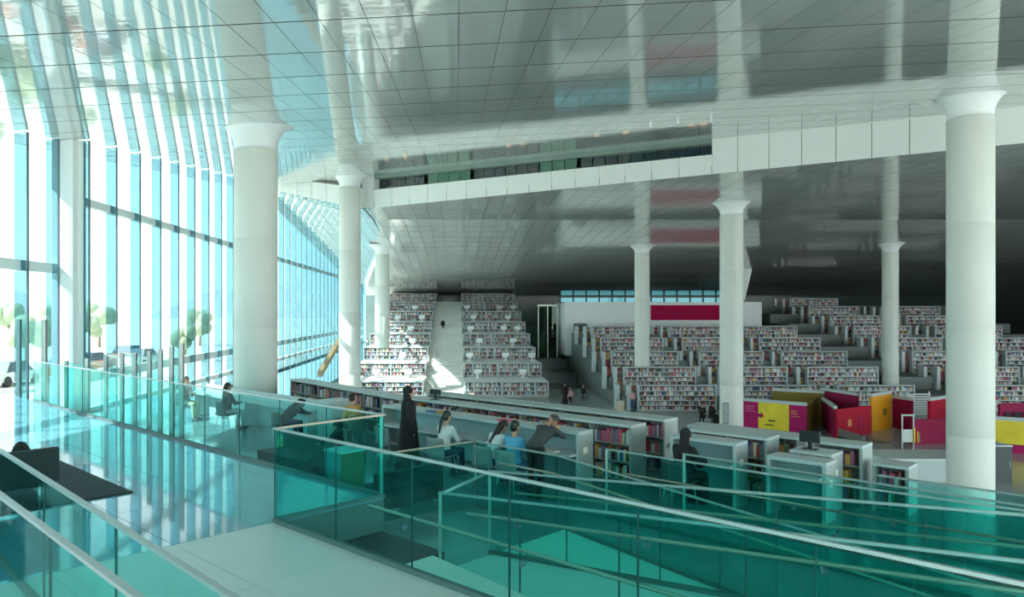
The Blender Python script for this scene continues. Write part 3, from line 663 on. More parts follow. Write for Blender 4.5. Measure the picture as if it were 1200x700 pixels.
# white reading chairs on the stepped terrace
ch = MB(); ch.lathe([(.30, 0), (.32, .06), (.10, .10), (.08, .3), (.36, .40), (.42, .50), (.40, .55)], 0, 0, 14); ch.obox((-.42, .10, .5), (.84, 0, 0), (0, .28, 0), (0, 0, .42))
chm = ch.mesh('tub_chair', M_WHITE); rc = random.Random(3)
spots = [(i, x) for i in (1, 2, 3, 4, 5, 6) for x in ((-7.4, -4.6, 2.1, 6.2) if i % 2 else (-5.6, 1.7, 5.4, 7.4))]
for k, (i, x) in enumerate(spots):
    o = link('tub_chair', chm, None, (x+rc.uniform(-.4, .4), lev[i][0]-1.2, lev[i-1][1]+1.2)); o.scale = (.85, .85, .85)
    sd = 'left' if x < 0 else 'right'; same = [q for q in spots if q[0] == i and (q[1] < 0) == (x < 0)]; j = same.index((i, x))
    pos = '' if len(same) == 1 else (['left one', 'right one'] if len(same) == 2 else ['left one', 'middle one', 'right one'])[j]+' '
    tag(o, f'white tub chair, {pos}before the {ORD[i]} shelf row {sd} of the stairs', 'chair', 'white tub chairs on the stepped terrace')

# right-hand terraces
DR, RR = 5.0, 1.05
def rl(i): return (58+DR*i, ZL+RR*i)
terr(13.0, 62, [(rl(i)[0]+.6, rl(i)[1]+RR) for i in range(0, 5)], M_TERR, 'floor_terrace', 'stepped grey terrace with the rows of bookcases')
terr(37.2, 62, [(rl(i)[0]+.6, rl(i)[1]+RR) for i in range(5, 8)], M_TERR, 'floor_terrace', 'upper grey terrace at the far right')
for x0, x1, blk, rows_ in ((14.1, 20.2, 'block left of the slim banner column', range(0, 5)), (22.1, 27.9, 'block behind the notice column', range(0, 5)),
                     (29.6, 35.6, 'block above the booths', range(0, 5)), (41.5, 47.5, 'block past the slim far column', range(0, 8)),
                     (50, 57, 'last block by the picture edge', range(0, 7))):
    for i in rows_:
        y, z = rl(i); farcase(x0, x1, y, z, 1.97, 5, f'white terrace bookcase, {ORD[i]} row up, {blk}', 'bookcases on the right terrace', (), True, rnd, .09)
# dark stepped zone between the two terraces
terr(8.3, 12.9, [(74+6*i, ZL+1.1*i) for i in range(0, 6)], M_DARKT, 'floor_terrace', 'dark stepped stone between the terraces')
sb = stuff_books.build('books', M_BOOKS); tag(sb, 'countless small coloured books filling the far terrace shelves', 'books', kind='stuff')
# ================================================================== FURNITURE ON THE PLATFORM AND READING TERRACE
def chair(u, v, rz, label, shell=None, z=ZR, group='grey reading chairs'):
    t = tag(empty('reading_chair', W(u, v, z), rz), label, 'chair', group); sm = shell or M_CHAIR
    m = MB()                                       # curved seat shell
    n = 7
    for k in range(n):
        for j in range(6):
            a = -.24+.08*k; b2 = -.22+.085*j; m.v.append((a, b2, .45+.05*(a/.24)**2-.02*math.sin(j/5*math.pi)))
    for k in range(n-1):
        for j in range(5): m.face((k*6+j, (k+1)*6+j, (k+1)*6+j+1, k*6+j+1), smooth=True)
    o = m.build('seat', sm, t); md = o.modifiers.new('thick', 'SOLIDIFY'); md.thickness = .03
    m = MB()
    for k in range(n):
        for j in range(6):
            a = -.24+.08*k; m.v.append((a*(1-.08*j/5), -.22-.03*j/5-.02*(j/5)**2+.07*(a/.24)**2, .46+.078*j))
    for k in range(n-1):
        for j in range(5): m.face((k*6+j, k*6+j+1, (k+1)*6+j+1, (k+1)*6+j), smooth=True)
    o = m.build('backrest', sm, t); md = o.modifiers.new('thick', 'SOLIDIFY'); md.thickness = .03
    for sx3 in (-1, 1):
        for sy in (-1, 1): m = MB(); m.tube([(sx3*.17, sy*.16, .44), (sx3*.23, sy*.22, 0)], .012, 6); m.build('leg', M_CHROME, t)
    return t
RZ = -math.pi/4
chair(-4.85, 5.85, RZ, 'empty grey chair left of the standing reader in black')
chair(-3.05, 5.75, RZ, 'grey chair under the girl with the ponytail')
chair(-1.75, 5.75, RZ, 'grey chair under the reader in the white shirt')
chair(-1.15, 5.72, RZ, 'grey chair under the reader in the blue shirt')
chair(-14.6, 5.7, RZ-1.2, 'pale chair of the reader by the windows', M_SHELFW)
M_DGREEN = mat('dark_green_shell', (0.03, 0.09, 0.085), 0.5, var=0.05)
chair(-11.8, 5.6, RZ, 'dark green chair with a reader seen from behind', M_DGREEN)
chair(-8.75, 5.55, RZ, 'dark chair of the reader resting on the table', M_DGREEN)
chair(-6.94, 6.45, RZ+1.4, 'brownish chair of the reader in orange', mat('taupe_shell', (0.25, 0.20, 0.16), 0.6, var=0.05))
chair(1.55, 7.0, RZ, 'dark chair of the reader in black clothes', M_DGREEN)
# bench, kiosk, stool beyond the corner
t = tag(empty('low_sofa', W(-6.8, 3.7, ZR)), 'low dark sofa beyond the far glass where someone sits', 'sofa')
m = MB(); m.obox(ZD*.12, UD*2.8, VD*.8, ZD*.22); m.build('seat', M_CHAR, t); m = MB(); m.obox(VD*.65+ZD*.3, UD*2.8, VD*.18, ZD*.35); m.build('backrest', M_CHAR, t)
for a in (.1, 2.6):
    for c in (.06, .68): m = MB(); m.obox(UD*a+VD*c, UD*.06, VD*.06, ZD*.12); m.build('leg', M_STEEL, t)
t = tag(empty('bench', W(-1.85, 3.0, ZR)), 'dark solid bench below the bronze rail', 'bench')
m = MB(); m.obox(ZD*.06, UD*.12, VD*1.5, ZD*.62); m.build('backrest', M_CHAR, t); m = MB(); m.obox(-UD*.5+ZD*.2, UD*.5, VD*1.5, ZD*.2); m.build('seat', M_CHAR, t)
for c in (.1, 1.34):
    m = MB(); m.obox(-UD*.42+VD*c, UD*.05, VD*.05, ZD*.2); m.build('leg', M_STEEL, t); m = MB(); m.obox(UD*.02+VD*c, UD*.05, VD*.05, ZD*.08); m.build('leg', M_STEEL, t)
t = tag(empty('kiosk', W(-2.3, 2.35, ZR)), 'bronze information pedestal with teal light painted on one side, behind the corner glass', 'pedestal')
m = MB(); m.obox((0,0,0), UD*.44, VD*.46, ZD*1.1); m.build('body', mat('kiosk_bronze', (0.16, 0.12, 0.05), 0.4, 0.4, var=0.1), t)
m = MB(); m.obox(UD*.01-VD*.012, UD*.42, VD*.012, ZD*1.08); m.build('front_panel', mat('kiosk_teal_light', (0.03, 0.30, 0.33), 0.3, var=0.05), t)  # added sheet: teal light from the glass put into this face's colour
m = MB(); m.obox(ZD*1.1-UD*.02-VD*.02, UD*.48, VD*.5, ZD*.03); m.build('top_tray', M_SHELFW, t)
m = MB(); m.lathe([(.16, 0), (.24, .05), (.26, .22), (.22, .38), (.12, .42)], 0, 0, 18); o = m.build('pouf', mat('pouf_lime', (0.50, 0.60, 0.22), 0.8, var=0.08), None, (-4.05, 17.9, ZR)); tag(o, 'pale lime pouf on the floor beside the resting reader', 'pouf')
# platform sofa, rug and bag
t = tag(empty('rug', W(-6.6, -3.6, 0.0)), 'large charcoal rug on the polished floor under the sofa', 'rug')
m = MB(); m.obox(ZD*.002, UD*3.9, VD*2.96, ZD*.022); m.build('pile', M_RUG, t); m = MB()
m.obox(UD*3.88+ZD*.001, UD*.03, VD*2.97, ZD*.022); m.build('binding', M_CHAR, t)
t = tag(empty('sofa', W(-3.6, -4.2, .024)), 'black low sofa with slab back and steel legs at the picture edge', 'sofa')
m = MB(); m.obox(UD*.95+ZD*.33, UD*.12, VD*2.57, ZD*.43); m.build('backrest', M_CHAR, t)
m = MB(); m.obox(ZD*.27, UD*.95, VD*2.5, ZD*.16); m.build('seat', M_CHAR, t)
for a in (.1, .98):
    for c in (.2, 1.2, 2.36): m = MB(); m.tube([UD*a+VD*c, UD*a+VD*c+ZD*(.28 if a < .5 else .34)], .018, 8); m.build('leg', M_CHROME, t)
t = tag(empty('backpack', W(-3.15, -2.42, .454), RZ), 'dark red patterned backpack lying on the black sofa', 'bag')
m = MB(); m.ball((0, 0, .27), (.2, .15, .29), 14, 10); m.build('body', mat('maroon_weave', (0.10, 0.02, 0.03), 0.8, var=0.6, vscale=18), t)
m = MB(); m.ball((0, -.13, .18), (.14, .07, .13), 12, 8); m.build('pocket', mat('maroon_pocket', (0.07, 0.015, 0.02), 0.8, var=0.3, vscale=20), t)
m = MB(); m.tube([(-.05, 0, .55), (-.03, 0, .62), (.03, 0, .62), (.05, 0, .55)], .012); m.build('handle', M_BLACK, t)
m = MB(); m.ball((.16, .15, .2), (.13, .1, .22), 12, 8); o = m.build('jacket', M_CHAR, None, W(-3.2, -2.12, .40)); tag(o, 'crumpled black jacket beside the red backpack', 'jacket')
# desk items
rb = random.Random(8)
for k, (u, v, z, nm) in enumerate(((-4.2, 6.55, 1.15, 'blue'), (-4.0, 6.62, 1.15, 'ochre'), (-1.0, 6.7, 1.15, 'ochre'), (-.8, 6.45, .735, 'cream'), (-2.6, 6.45, .735, 'pale blue'), (-2.2, 6.7, 1.15, 'crimson'))):
    ci = [i for i, c in enumerate(BOOKCOL) if c[1] == nm][0]; m = MB(); m.obox(-UD*.13-VD*.09, UD*.26, VD*.18, ZD*.035); o = m.build('book', BM[ci], None, W(u, v, ZR+z)); tag(o, f'{nm} book lying flat on the long desk, '+['left of the girl with the ponytail', 'touching the blue one', 'near its right end', 'open beside the bent reader', 'before the reader in white', 'above the reader in white'][k], 'book', 'books lying on the long desk')

# ================================================================== LOWER HALL
def at(px, Y): return (px-VX)/F*Y
def standing_panel(pa, Ya, pb_, Yb, h, mt, label, name='booth_panel', z=ZL, cap=True, t=None, th=.16, cat='booth', group='exhibition booth panels', prints=()):
    a, c = Vector((at(pa, Ya), Ya, z)), Vector((at(pb_, Yb), Yb, z)); d = c-a; n = Vector((-d.y, d.x, 0)).normalized()
    if n.y < 0: n = -n
    t = tag(empty(name, a), label, cat, group)
    m = MB(); m.obox((0,0,0), d, n*th, ZD*h); m.build('board', mt, t)
    if cap: m = MB(); m.obox(ZD*h-n*.02, d, n*(th+.04), ZD*.2); m.build('top_cap', M_SHELFW, t)
    for (f0, f1, z0, z1, pm) in prints:
        m = MB(); m.obox(d*f0-n*.012+ZD*(h*z0), d*(f1-f0), n*.014, ZD*(h*(z1-z0))); m.build('print', pm, t)
    return t
pr = [(.26, .74, 0, 1, M_YELLOW), (.05, .21, .62, .65, M_PRINTP), (.05, .18, .72, .75, M_PRINTP), (.05, .2, .80, .83, M_PRINTP), (.77, .87, .66, .70, M_PRINTO), (.77, .85, .75, .79, M_PRINTO), (.77, .9, .56, .59, M_PRINTO),
      (.42, .53, .30, .37, M_PRINTD), (.36, .50, .14, .19, M_PRINTD)]
bt = standing_panel(870, 49.9, 945, 47.1, 1.72, M_MAGENTA, 'magenta booth front with a yellow map panel and white top edge', prints=pr)
d = Vector((at(945, 47.1)-at(870, 49.9), 47.1-49.9, 0)); n = Vector((d.y, -d.x, 0)).normalized(); n = n if n.y < 0 else -n
m = MB(); 
for k, (fx, fz) in enumerate(((.24, .44), (.30, .44), (.30, .38), (.35, .50), (.30, .62), (.30, .56), (.24, .56))): m.v.append(tuple(d*fx+n*.03+ZD*(1.72*fz)))
m.v += [tuple(Vector(p)-n*.02) for p in m.v[:7]]; m.face(range(7)); m.face(range(13, 6, -1))
for e in range(7): m.face((e, (e+1) % 7, 7+(e+1) % 7, 7+e))
m.build('arrow', M_MAGENTA, bt)
standing_panel(945.5, 47.2, 966, 52, 1.85, M_OLIVE, 'olive brown booth side next to the yellow map panel', cap=False)
standing_panel(905, 54, 966, 52.2, 1.95, M_OLIVE, 'olive booth back panel behind the yellow map panel')
standing_panel(966, 50, 981, 45.4, 1.75, M_MAROON, 'dark maroon booth side beside the crimson panel', cap=True)
standing_panel(981.5, 45.2, 1021, 47.1, 1.75, M_CRIM, 'crimson textured booth panel in the middle of the booths', cap=False, prints=[(.3, .4, .35, .6, M_PRINTO), (.66, .72, .2, .7, M_MAGENTA)])
standing_panel(962, 53, 1004, 49.5, 2.1, M_MAROON, 'long maroon booth wall with broad white top', cap=True)
standing_panel(1022, 47.6, 1045, 49.5, 2.25, M_ORANGE, 'bright orange booth panel', cap=True, prints=[(.55, .75, .4, .6, M_OLIVE)])
standing_panel(1045.5, 49.5, 1068, 48, 1.95, M_MAROON, 'maroon booth panel right of the orange one', cap=True)
standing_panel(1070, 43, 1112, 43.5, 1.45, M_MAROON, 'plum coloured booth counter left of the thick column', cap=False)
standing_panel(1090, 47, 1118, 49, 2.05, M_CRIM, 'crimson booth panel half hidden by the thick column')
standing_panel(1158, 41, 1210, 40, 1.75, M_MAGENTA, 'yellow and magenta booth wall right of the thick column', prints=[(0, 1, .28, 1, M_YELLOW)])
t = standing_panel(1172, 46, 1215, 46.5, 2.0, M_MAROON, 'maroon louvred booth wall at the right picture edge', cap=False)
for k in range(4): m = MB(); m.obox((.3+.6*k, -.03, .9), (.35, 0, 0), (0, .03, 0), (0, 0, .6)); m.build('louvre', M_CHAR, t)
# stack of grey louvres between the booths
t = tag(empty('louvre_screen', (at(1062, 52), 52, ZL)), 'grey slatted screen between the orange and crimson booths', 'screen')
for k in range(9): m = MB(); m.box(0, 1.7, 0, .08, .5+k*.17, .6+k*.17); m.build('slat', M_SHELFG, t)
for x in (0, 1.62): m = MB(); m.box(x, x+.08, .08, .16, 0, 2.1); m.build('post', M_POST, t)
t = tag(empty('leaflet_stand', (at(1057, 41), 41, ZL)), 'white framed leaflet stand with coloured leaflets', 'stand')
for x in (0, .62): m = MB(); m.box(x, x+.06, 0, .06, 0, 2.0); m.build('post', M_SHELFW, t)
m = MB(); m.box(0, .68, -.02, .1, 1.95, 2.03); m.build('top_bar', M_SHELFW, t); m = MB(); m.box(.06, .62, .02, .05, .5, 1.2); m.build('board', M_SHELFG, t)
for k, cc in enumerate((M_YELLOW, M_CRIM, M_ORANGE, MATS['book_green'])): m = MB(); m.box(.62+k*.09, .70+k*.09, -.05, -.03, .5, 1.3-.1*k); m.build('leaflet', cc, t)
# bench and counter
t = tag(empty('display_bench', (at(1011, 40), 40, ZL)), 'dark taupe display bench in front of the crimson booth', 'bench')
MT = mat('taupe_bench', (0.16, 0.14, 0.12), 0.6, var=0.08); m = MB(); m.box(0, 1.5, 0, 2.6, .45, .6); m.build('seat', MT, t); m = MB(); m.box(0, 1.5, .1, .35, 0, .45); m.build('support', MT, t); m = MB(); m.box(0, .14, 0, 2.6, .0, 1.0); m.build('backrest', MT, t)
t = tag(empty('counter', (at(1037, 33.5), 33.5, ZL)), 'white information counter with grey top left of the thick column', 'counter')
m = MB(); m.box(0, 4.6, 0, .1, 0, 1.0); m.build('front_panel', M_SHELFW, t); m = MB(); m.box(0, .1, 0, 2.2, 0, 1.0); m.build('side_panel', M_SHELFW, t); m = MB(); m.box(-.05, 4.65, -.05, 2.3, 1.0, 1.08); m.build('countertop', M_SHELFG, t)
t = tag(empty('cabinet', (at(1160, 33.5), 33.5, ZL)), 'dark grey cabinet right of the thick column', 'cabinet')
m = MB(); m.box(0, 1.0, 0, 1.6, 0, 1.62); m.build('body', mat('cabinet_slate', (0.07, 0.08, 0.09), 0.5, var=0.08), t); m = MB(); m.box(-.02, 1.02, -.02, 1.62, 1.62, 1.68); m.build('top_panel', M_SHELFG, t); m = MB(); m.box(.04, .96, -.02, 0, .1, 1.55); dr = m.build('door', MATS['cabinet_slate'], t); m = MB(); m.box(.86, .89, -.05, -.02, .7, .95); m.build('handle', M_STEEL, dr)
# notice on the column
m = MB(); m.box(-.17, .17, -.02, .02, 0, 1.25)
o = m.build('column_notice', mat('notice_grey', (0.22, 0.26, 0.28), 0.5, var=0.05), None, (15.62, 43.32, E-6.55)); tag(o, 'grey notice panel with pale lines fixed to the white column', 'sign')
for k in range(8): m = MB(); m.box(-.12, .05+.06*(k % 3), -.027, -.02, .12+k*.135, .16+k*.135); m.build('print', M_SHELFW, o)
# white box room with the magenta banner
t = tag(empty('pavilion', (12.3, 84.4, E-5)), 'white box pavilion behind the right terrace bookcases', 'building')
m = MB(); m.box(0, 22.2, 0, .3, 0, 6.05); m.build('front_wall', M_WHITE, t); m = MB(); m.box(0, .3, .3, 8, 0, 6.05); m.build('side_wall', M_WHITE, t); m = MB(); m.box(0, 22.2, .3, 8, 5.95, 6.05); m.build('roof', M_WHITE, t); m = MB(); m.box(21.9, 22.2, .3, 8, 0, 6.05); m.build('side_wall', M_WHITE, t)
m = MB(); m.box(0, 8.1, 0, .08, 0, 1.7); o = m.build('banner', mat('banner_magenta', (0.42, 0.006, 0.07), 0.7, 0, 0.1, var=0.05), None, (21.95, 84.28, E-1.0)); tag(o, 'long crimson banner with faint lettering on the white pavilion', 'sign')
for k in range(14):
    m = MB(); x = .7+k*.33; hh = .25+.25*((k*7) % 3); m.box(x, x+.16, -.02, 0, .6, .6+hh*.6); m.build('print', M_MAROON, o)
m = MB(); m.box(0, 1.4, 0, .08, 0, .75); o = m.build('wall_screen', mat('screen_blue', (0.02, 0.05, 0.09), 0.15, var=0.05), None, (at(673, 84.3), 84.3, E-2.15)); tag(o, 'small dark blue wall screen on the white pavilion', 'screen')
m = MB(); m.box(-.04, 1.44, .02, .085, -.04, .79); m.build('frame', M_BLACK, o)
# hanging white wedge and glass lift
m = MB(); m.v += [(0,0,0), (.35,0,0), (1.2,0,3.6), (0,0,3.6), (0,.5,0), (.35,.5,0), (1.2,.5,3.6), (0,.5,3.6)]
for f in ((0,1,2,3), (7,6,5,4), (0,4,5,1), (1,5,6,2), (2,6,7,3), (3,7,4,0)): m.face(f)
tag(m.build('hanging_baffle', M_WHITE, None, (at(869, 80), 80, E+1.2)), 'white wedge shaped baffle hanging behind the notice column', 'baffle')
t = tag(empty('glass_lift', (9.6, 88, ZL+2.3)), 'dark glass lift enclosure between stepped shelves and white pavilion', 'lift')
for x in (0, 1.1, 2.2): m = MB(); m.box(x, x+.1, 0, .1, 0, 6); m.build('post', M_POST, t)
for x in (.1, 1.2): m = MB(); m.box(x, x+1.0, .03, .06, 0, 6); m.build('glass_panel', M_GREENG, t)
m = MB(); m.box(0, 2.3, 0, 2.0, 6, 6.2); m.build('roof', M_POST, t)
m = MB(); m.box(.5, .9, .8, .9, .4, 3.0); m.build('lit_door', M_SHELFW, t)
# brown stair stringer by the far windows
m = MB(); a = Vector((at(372, 60), 60, E-(442-365)/F*60)); c = Vector((at(397, 66), 66, E-(400-365)/F*66)); m.obox(a, c-a, Vector((.35, .1, 0)), ZD*.45)
tag(m.build('stair_stringer', mat('bronze_beam', (0.34, 0.27, 0.16), 0.5, 0.3, var=0.06)), 'slanted bronze stair side by the far windows', 'stair')
t = tag(empty('waste_bin', (12.2, 56.5, ZL)), 'beige bin at the foot of the right terrace', 'bin')
m = MB(); m.box(0, .5, 0, .5, 0, .85); m.build('body', mat('bin_beige', (0.55, 0.48, 0.34), 0.6, var=0.05), t); m = MB(); m.box(-.02, .52, -.02, .52, .85, .92); m.build('lid', M_POST, t)
# round white table under the terrace
t = tag(empty('round_table', (at(862, 57), 56, ZL)), 'round white table behind the yellow map booth', 'table')
m = MB(); m.lathe([(.75, .72), (.78, .74), (.78, .77), (.7, .78)], 0, 0, 20); m.build('tabletop', M_WHITE, t); m = MB(); m.tube([(0,0,0), (0,0,.72)], .06); m.build('stem', M_STEEL, t); m = MB(); m.lathe([(.3, 0), (.28, .03), (.05, .05)], 0, 0, 16); m.build('foot', M_STEEL, t)
# ================================================================== PEOPLE
M_SKIN = mat('skin', (0.50, 0.30, 0.21), 0.55, var=0.05); M_SKIN2 = mat('skin_tan', (0.36, 0.20, 0.13), 0.55, var=0.05)
M_HAIR = mat('hair_black', (0.012, 0.010, 0.010), 0.45, var=0.2, vscale=40); M_SHOE = mat('shoe_dark', (0.02, 0.02, 0.022), 0.5, var=0.1)
def capsule(m, p, q, r0, r1, n=10):
    p, q = Vector(p), Vector(q); m.ball(p, r0, n, 6); m.ball(q, r1, n, 6)
    if (q-p).length > 1e-4: m.tube([p, p.lerp(q, .5), q], [r0, (r0+r1)/2, r1], n)
def baked(name, m, mt, parent, vox, smooth=2):
    me = m.mesh(name, mt); o = link(name, me)
    md = o.modifiers.new('r', 'REMESH'); md.mode = 'VOXEL'; md.voxel_size = vox
    ms = o.modifiers.new('s', 'SMOOTH'); ms.iterations = smooth; ms.factor = .5
    dg = bpy.context.evaluated_depsgraph_get(); me2 = bpy.data.meshes.new_from_object(o.evaluated_get(dg))
    bpy.data.objects.remove(o); bpy.data.meshes.remove(me)
    me2.polygons.foreach_set('use_smooth', [True]*len(me2.polygons)); me2.materials.clear(); me2.materials.append(mt); me2.name = name
    return link(name, me2, parent)
def hand(m, wr, d, side, fine):
    d = Vector(d).normalized(); up = Vector((0,0,1)); s = d.cross(up)
    s = s.normalized() if s.length > .05 else Vector((1,0,0)); nrm = s.cross(d).normalized()
    c = Vector(wr)+d*.045; capsule(m, Vector(wr)+d*.01, c, .026, .03, 8)
    for k, (off, L) in enumerate(((-.027, .062), (-.009, .074), (.009, .07), (.027, .055))):
        a = c+s*off+d*.025; b2 = a+d*L*.55-nrm*.004; e = b2+d*L*.4-nrm*.02
        capsule(m, a, b2, .0095, .009, 6); capsule(m, b2, e, .009, .0075, 6)
    a = Vector(wr)+d*.025+s*(-.03*side); b2 = a+d*.03+s*(-.025*side)-nrm*.005; capsule(m, a, b2, .012, .010, 6); capsule(m, b2, b2+d*.03-nrm*.008, .010, .008, 6)
def person(loc, rz, label, pose='stand', top=None, bottom=None, hair='short', scale=1.0, skin=None, lean=0.0, headdown=0.0, arms='down', seat=.46, vox=.016, gown=False, haircol=None, group=None, sleeves=True):
    t = tag(empty('person', loc, rz), label, 'person', group); t.scale = (scale,)*3; skin = skin or M_SKIN; haircol = haircol or M_HAIR
    V = Vector
    hip = .93 if pose == 'stand' else seat+.10
    cl, sl = math.cos(lean), math.sin(lean)
    def T(x, y, z): return V((x, y*cl+z*sl, hip+z*cl-y*sl))       # torso frame, z above the hip
    pel = V((0, 0, hip)); chest = T(0, 0, .32); neck = T(0, -.005, .51); 
    hl = lean+headdown; hc = neck+V((0, math.sin(hl)*.16+.012, math.cos(hl)*.16)); sh = [T(s*.175, 0, .45) for s in (-1, 1)]
    hipj = [V((s*.095, 0, hip-.02)) for s in (-1, 1)]
    if pose == 'stand': kn = [V((-.10, .02, .50)), V((.10, .02, .50))]; an = [V((-.10, -.03, .08)), V((.10, -.02, .08))]
    elif pose == 'walk': kn = [V((-.09, .14, .50)), V((.09, -.02, .48))]; an = [V((-.09, .16, .08)), V((.09, -.26, .12))]
    else: kn = [V((-.11, .42, seat+.05)), V((.11, .42, seat+.05))]; an = [V((-.11, .40, .08)), V((.11, .44, .08))]
    if arms == 'down': el = [sh[0]+V((-.05, -.02, -.28)), sh[1]+V((.05, -.02, -.28))]; wr = [el[0]+V((.0, .06, -.24)), el[1]+V((0, .06, -.24))]
    elif arms == 'table': el = [sh[0]+V((-.06, .12, -.24)), sh[1]+V((.06, .12, -.24))]; wr = [el[0]+V((.10, .22, .01)), el[1]+V((-.10, .22, .01))]
    elif arms == 'hold': el = [sh[0]+V((-.05, .05, -.27)), sh[1]+V((.05, .05, -.27))]; wr = [el[0]+V((.12, .22, .10)), el[1]+V((-.12, .22, .10))]
    else: el = [sh[0]+V((-.02, .24, -.14)), sh[1]+V((.02, .24, -.14))]; wr = [el[0]+V((.12, .2, -.04)), el[1]+V((-.12, .2, -.04))]
    m = MB()                                       # ---- body
    m.ball(pel+V((0, 0, .02)), (.165, .115, .13), 12, 8); capsule(m, pel+V((0,0,.05)), chest, .115, .135, 12); m.ball(T(0, 0, .37), (.175, .115, .13), 12, 8)
    capsule(m, T(-.13, 0, .44), T(.13, 0, .44), .065, .065); capsule(m, T(0, 0, .44), neck+V((0,0,.06)), .06, .052)
    m.ball(hc+V((0, 0, .03)), (.078, .096, .105), 14, 10); m.ball(hc+V((0, .02, -.03)), (.062, .078, .085), 12, 8)
    fy = V((0, math.cos(hl), -math.sin(hl))); uz = V((0, math.sin(hl), math.cos(hl)))
    capsule(m, hc+fy*.095+uz*.02, hc+fy*.108-uz*.008, .010, .014, 6); capsule(m, hc+fy*.086-uz*.045+V((-.018,0,0)), hc+fy*.086-uz*.045+V((.018,0,0)), .009, .009, 6)
    for s in (-1, 1): m.ball(hc+V((s*.078, 0, 0)), (.012, .022, .032), 6, 5)
    for s in (0, 1):
        capsule(m, sh[s], el[s], .05, .041); capsule(m, el[s], wr[s], .040, .026); hand(m, wr[s], wr[s]-el[s], 1 if s else -1, True)
        capsule(m, hipj[s], kn[s], .088, .058); capsule(m, kn[s], an[s], .055, .036); capsule(m, an[s]-V((0, .03, .035)), an[s]+V((0, .15, -.05)), .036, .03)
    baked('body', m, skin, t, vox)
    for s in (-1, 1): m = MB(); m.ball(hc+fy*.082+uz*.022+V((s*.032, 0, 0)), .012, 6, 5); m.build('eye', M_HAIR, t)
    tm = top
    if gown:                                       # long robe with scarf
        m = MB(); m.ball(T(0, 0, .40), (.20, .14, .14), 14, 8); capsule(m, T(0, 0, .40), pel, .155, .165, 14)
        if pose == 'stand':
            m.lathe([(.17, hip+.1), (.19, hip-.1), (.215, .6), (.25, .3), (.285, .04), (.25, .02)][::-1], 0, 0, 24); m.ball((.06, -.06, .14), (.27, .25, .12), 14, 8)
        else:
            for s in (0, 1): capsule(m, hipj[s], kn[s], .125, .11); capsule(m, kn[s], an[s]+V((0, 0, .05)), .11, .12)
        for s in (0, 1): capsule(m, sh[s], el[s], .075, .07); capsule(m, el[s], wr[s], .068, .075)
        baked('robe', m, tm, t, vox)
        m = MB(); m.ball(hc+V((0, -.022, .045)), (.098, .108, .115), 14, 10); capsule(m, hc+V((0, -.035, 0)), neck+V((0, -.02, 0)), .085, .085, 12); m.ball(neck+V((0, -.01, -.04)), (.15, .12, .09), 12, 8)
        baked('headscarf', m, haircol, t, vox)
    else:
        m = MB(); m.ball(pel+V((0,0,.05)), (.180, .132, .13), 12, 8); capsule(m, pel+V((0,0,.07)), chest, .130, .150, 12); m.ball(T(0, 0, .37), (.195, .13, .135), 12, 8); capsule(m, T(-.14, 0, .44), T(.14, 0, .44), .075, .075)
        for s in (0, 1):
            capsule(m, sh[s], el[s], .064, .054)
            if sleeves: capsule(m, el[s], el[s].lerp(wr[s], .85), .052, .038)
        baked('shirt', m, tm, t, vox)
        m = MB(); m.ball(pel, (.175, .128, .12), 12, 8)
        for s in (0, 1): capsule(m, hipj[s], kn[s], .10, .072); capsule(m, kn[s], an[s]+V((0,0,.02)), .068, .052)
        baked('trousers', m, bottom, t, vox)
        m = MB(); m.ball(hc-fy*.018+uz*.055, (.088, .10, .088), 14, 9); m.ball(hc-fy*.05-uz*.0, (.082, .062, .085), 12, 8)
        if hair == 'long': capsule(m, hc-fy*.07, T(0, -.12, .30), .075, .05)
        if hair == 'pony': capsule(m, hc-fy*.10+uz*.03, hc-fy*.15-uz*.05, .035, .04); capsule(m, hc-fy*.15-uz*.05, T(-.03, -.15, .34), .04, .02)
        baked('hair', m, haircol, t, vox)
    for s in (0, 1):
        m = MB(); capsule(m, an[s]-V((0, .035, .032)), an[s]+V((0, .16, -.045)), .045, .036); baked('shoe', m, M_SHOE, t, max(vox, .018))
    return t
cloth = lambda n, c: mat('cloth_'+n, c, 0.85, var=0.12, vscale=12)
K_BLACK = cloth('black', (0.008, 0.009, 0.011)); K_WHITE = cloth('white', (0.72, 0.74, 0.75)); K_BLUE = cloth('sky_blue', (0.10, 0.38, 0.62)); K_NAVY = cloth('navy', (0.02, 0.035, 0.09))
K_ORANGE = cloth('orange', (0.70, 0.36, 0.10)); K_PINK = cloth('pink', (0.62, 0.36, 0.38)); K_JEAN = cloth('denim', (0.06, 0.12, 0.26)); K_GREY = cloth('grey', (0.20, 0.22, 0.23)); K_BEIGE = cloth('beige', (0.55, 0.47, 0.36))
K_PALE = cloth('pale_grey', (0.50, 0.53, 0.55)); K_BROWN = cloth('brown', (0.12, 0.07, 0.04))
def pw(u, v, rz, *a, **k): p = W(u, v, k.pop('z', ZR)); return person(p, rz, *a, **k)
pw(-3.98, 5.65, RZ-.5, 'person in a long black robe and headscarf standing behind the desk chairs', 'stand', K_BLACK, None, gown=True, haircol=K_BLACK, arms='down', scale=1.04)
pw(-3.05, 5.78, RZ, 'person with dark ponytail and white top seated at the long desk', 'sit', K_WHITE, K_NAVY, hair='pony', arms='table', lean=.15)
pw(-1.75, 5.78, RZ-.15, 'person in a white shirt bent forward over the long desk', 'sit', K_WHITE, K_JEAN, hair='long', arms='reach', lean=.42, headdown=.3)
pw(-1.15, 5.75, RZ, 'person in a sky blue shirt seated at the long desk', 'sit', K_BLUE, K_JEAN, arms='table', lean=.08)
pw(-.62, 5.75, RZ, 'person in dark clothes standing bent over the right end of the long desk', 'stand', cloth('charcoal', (0.05, 0.055, 0.06)), K_BLACK, arms='reach', lean=.85, headdown=.2, skin=M_SKIN2)
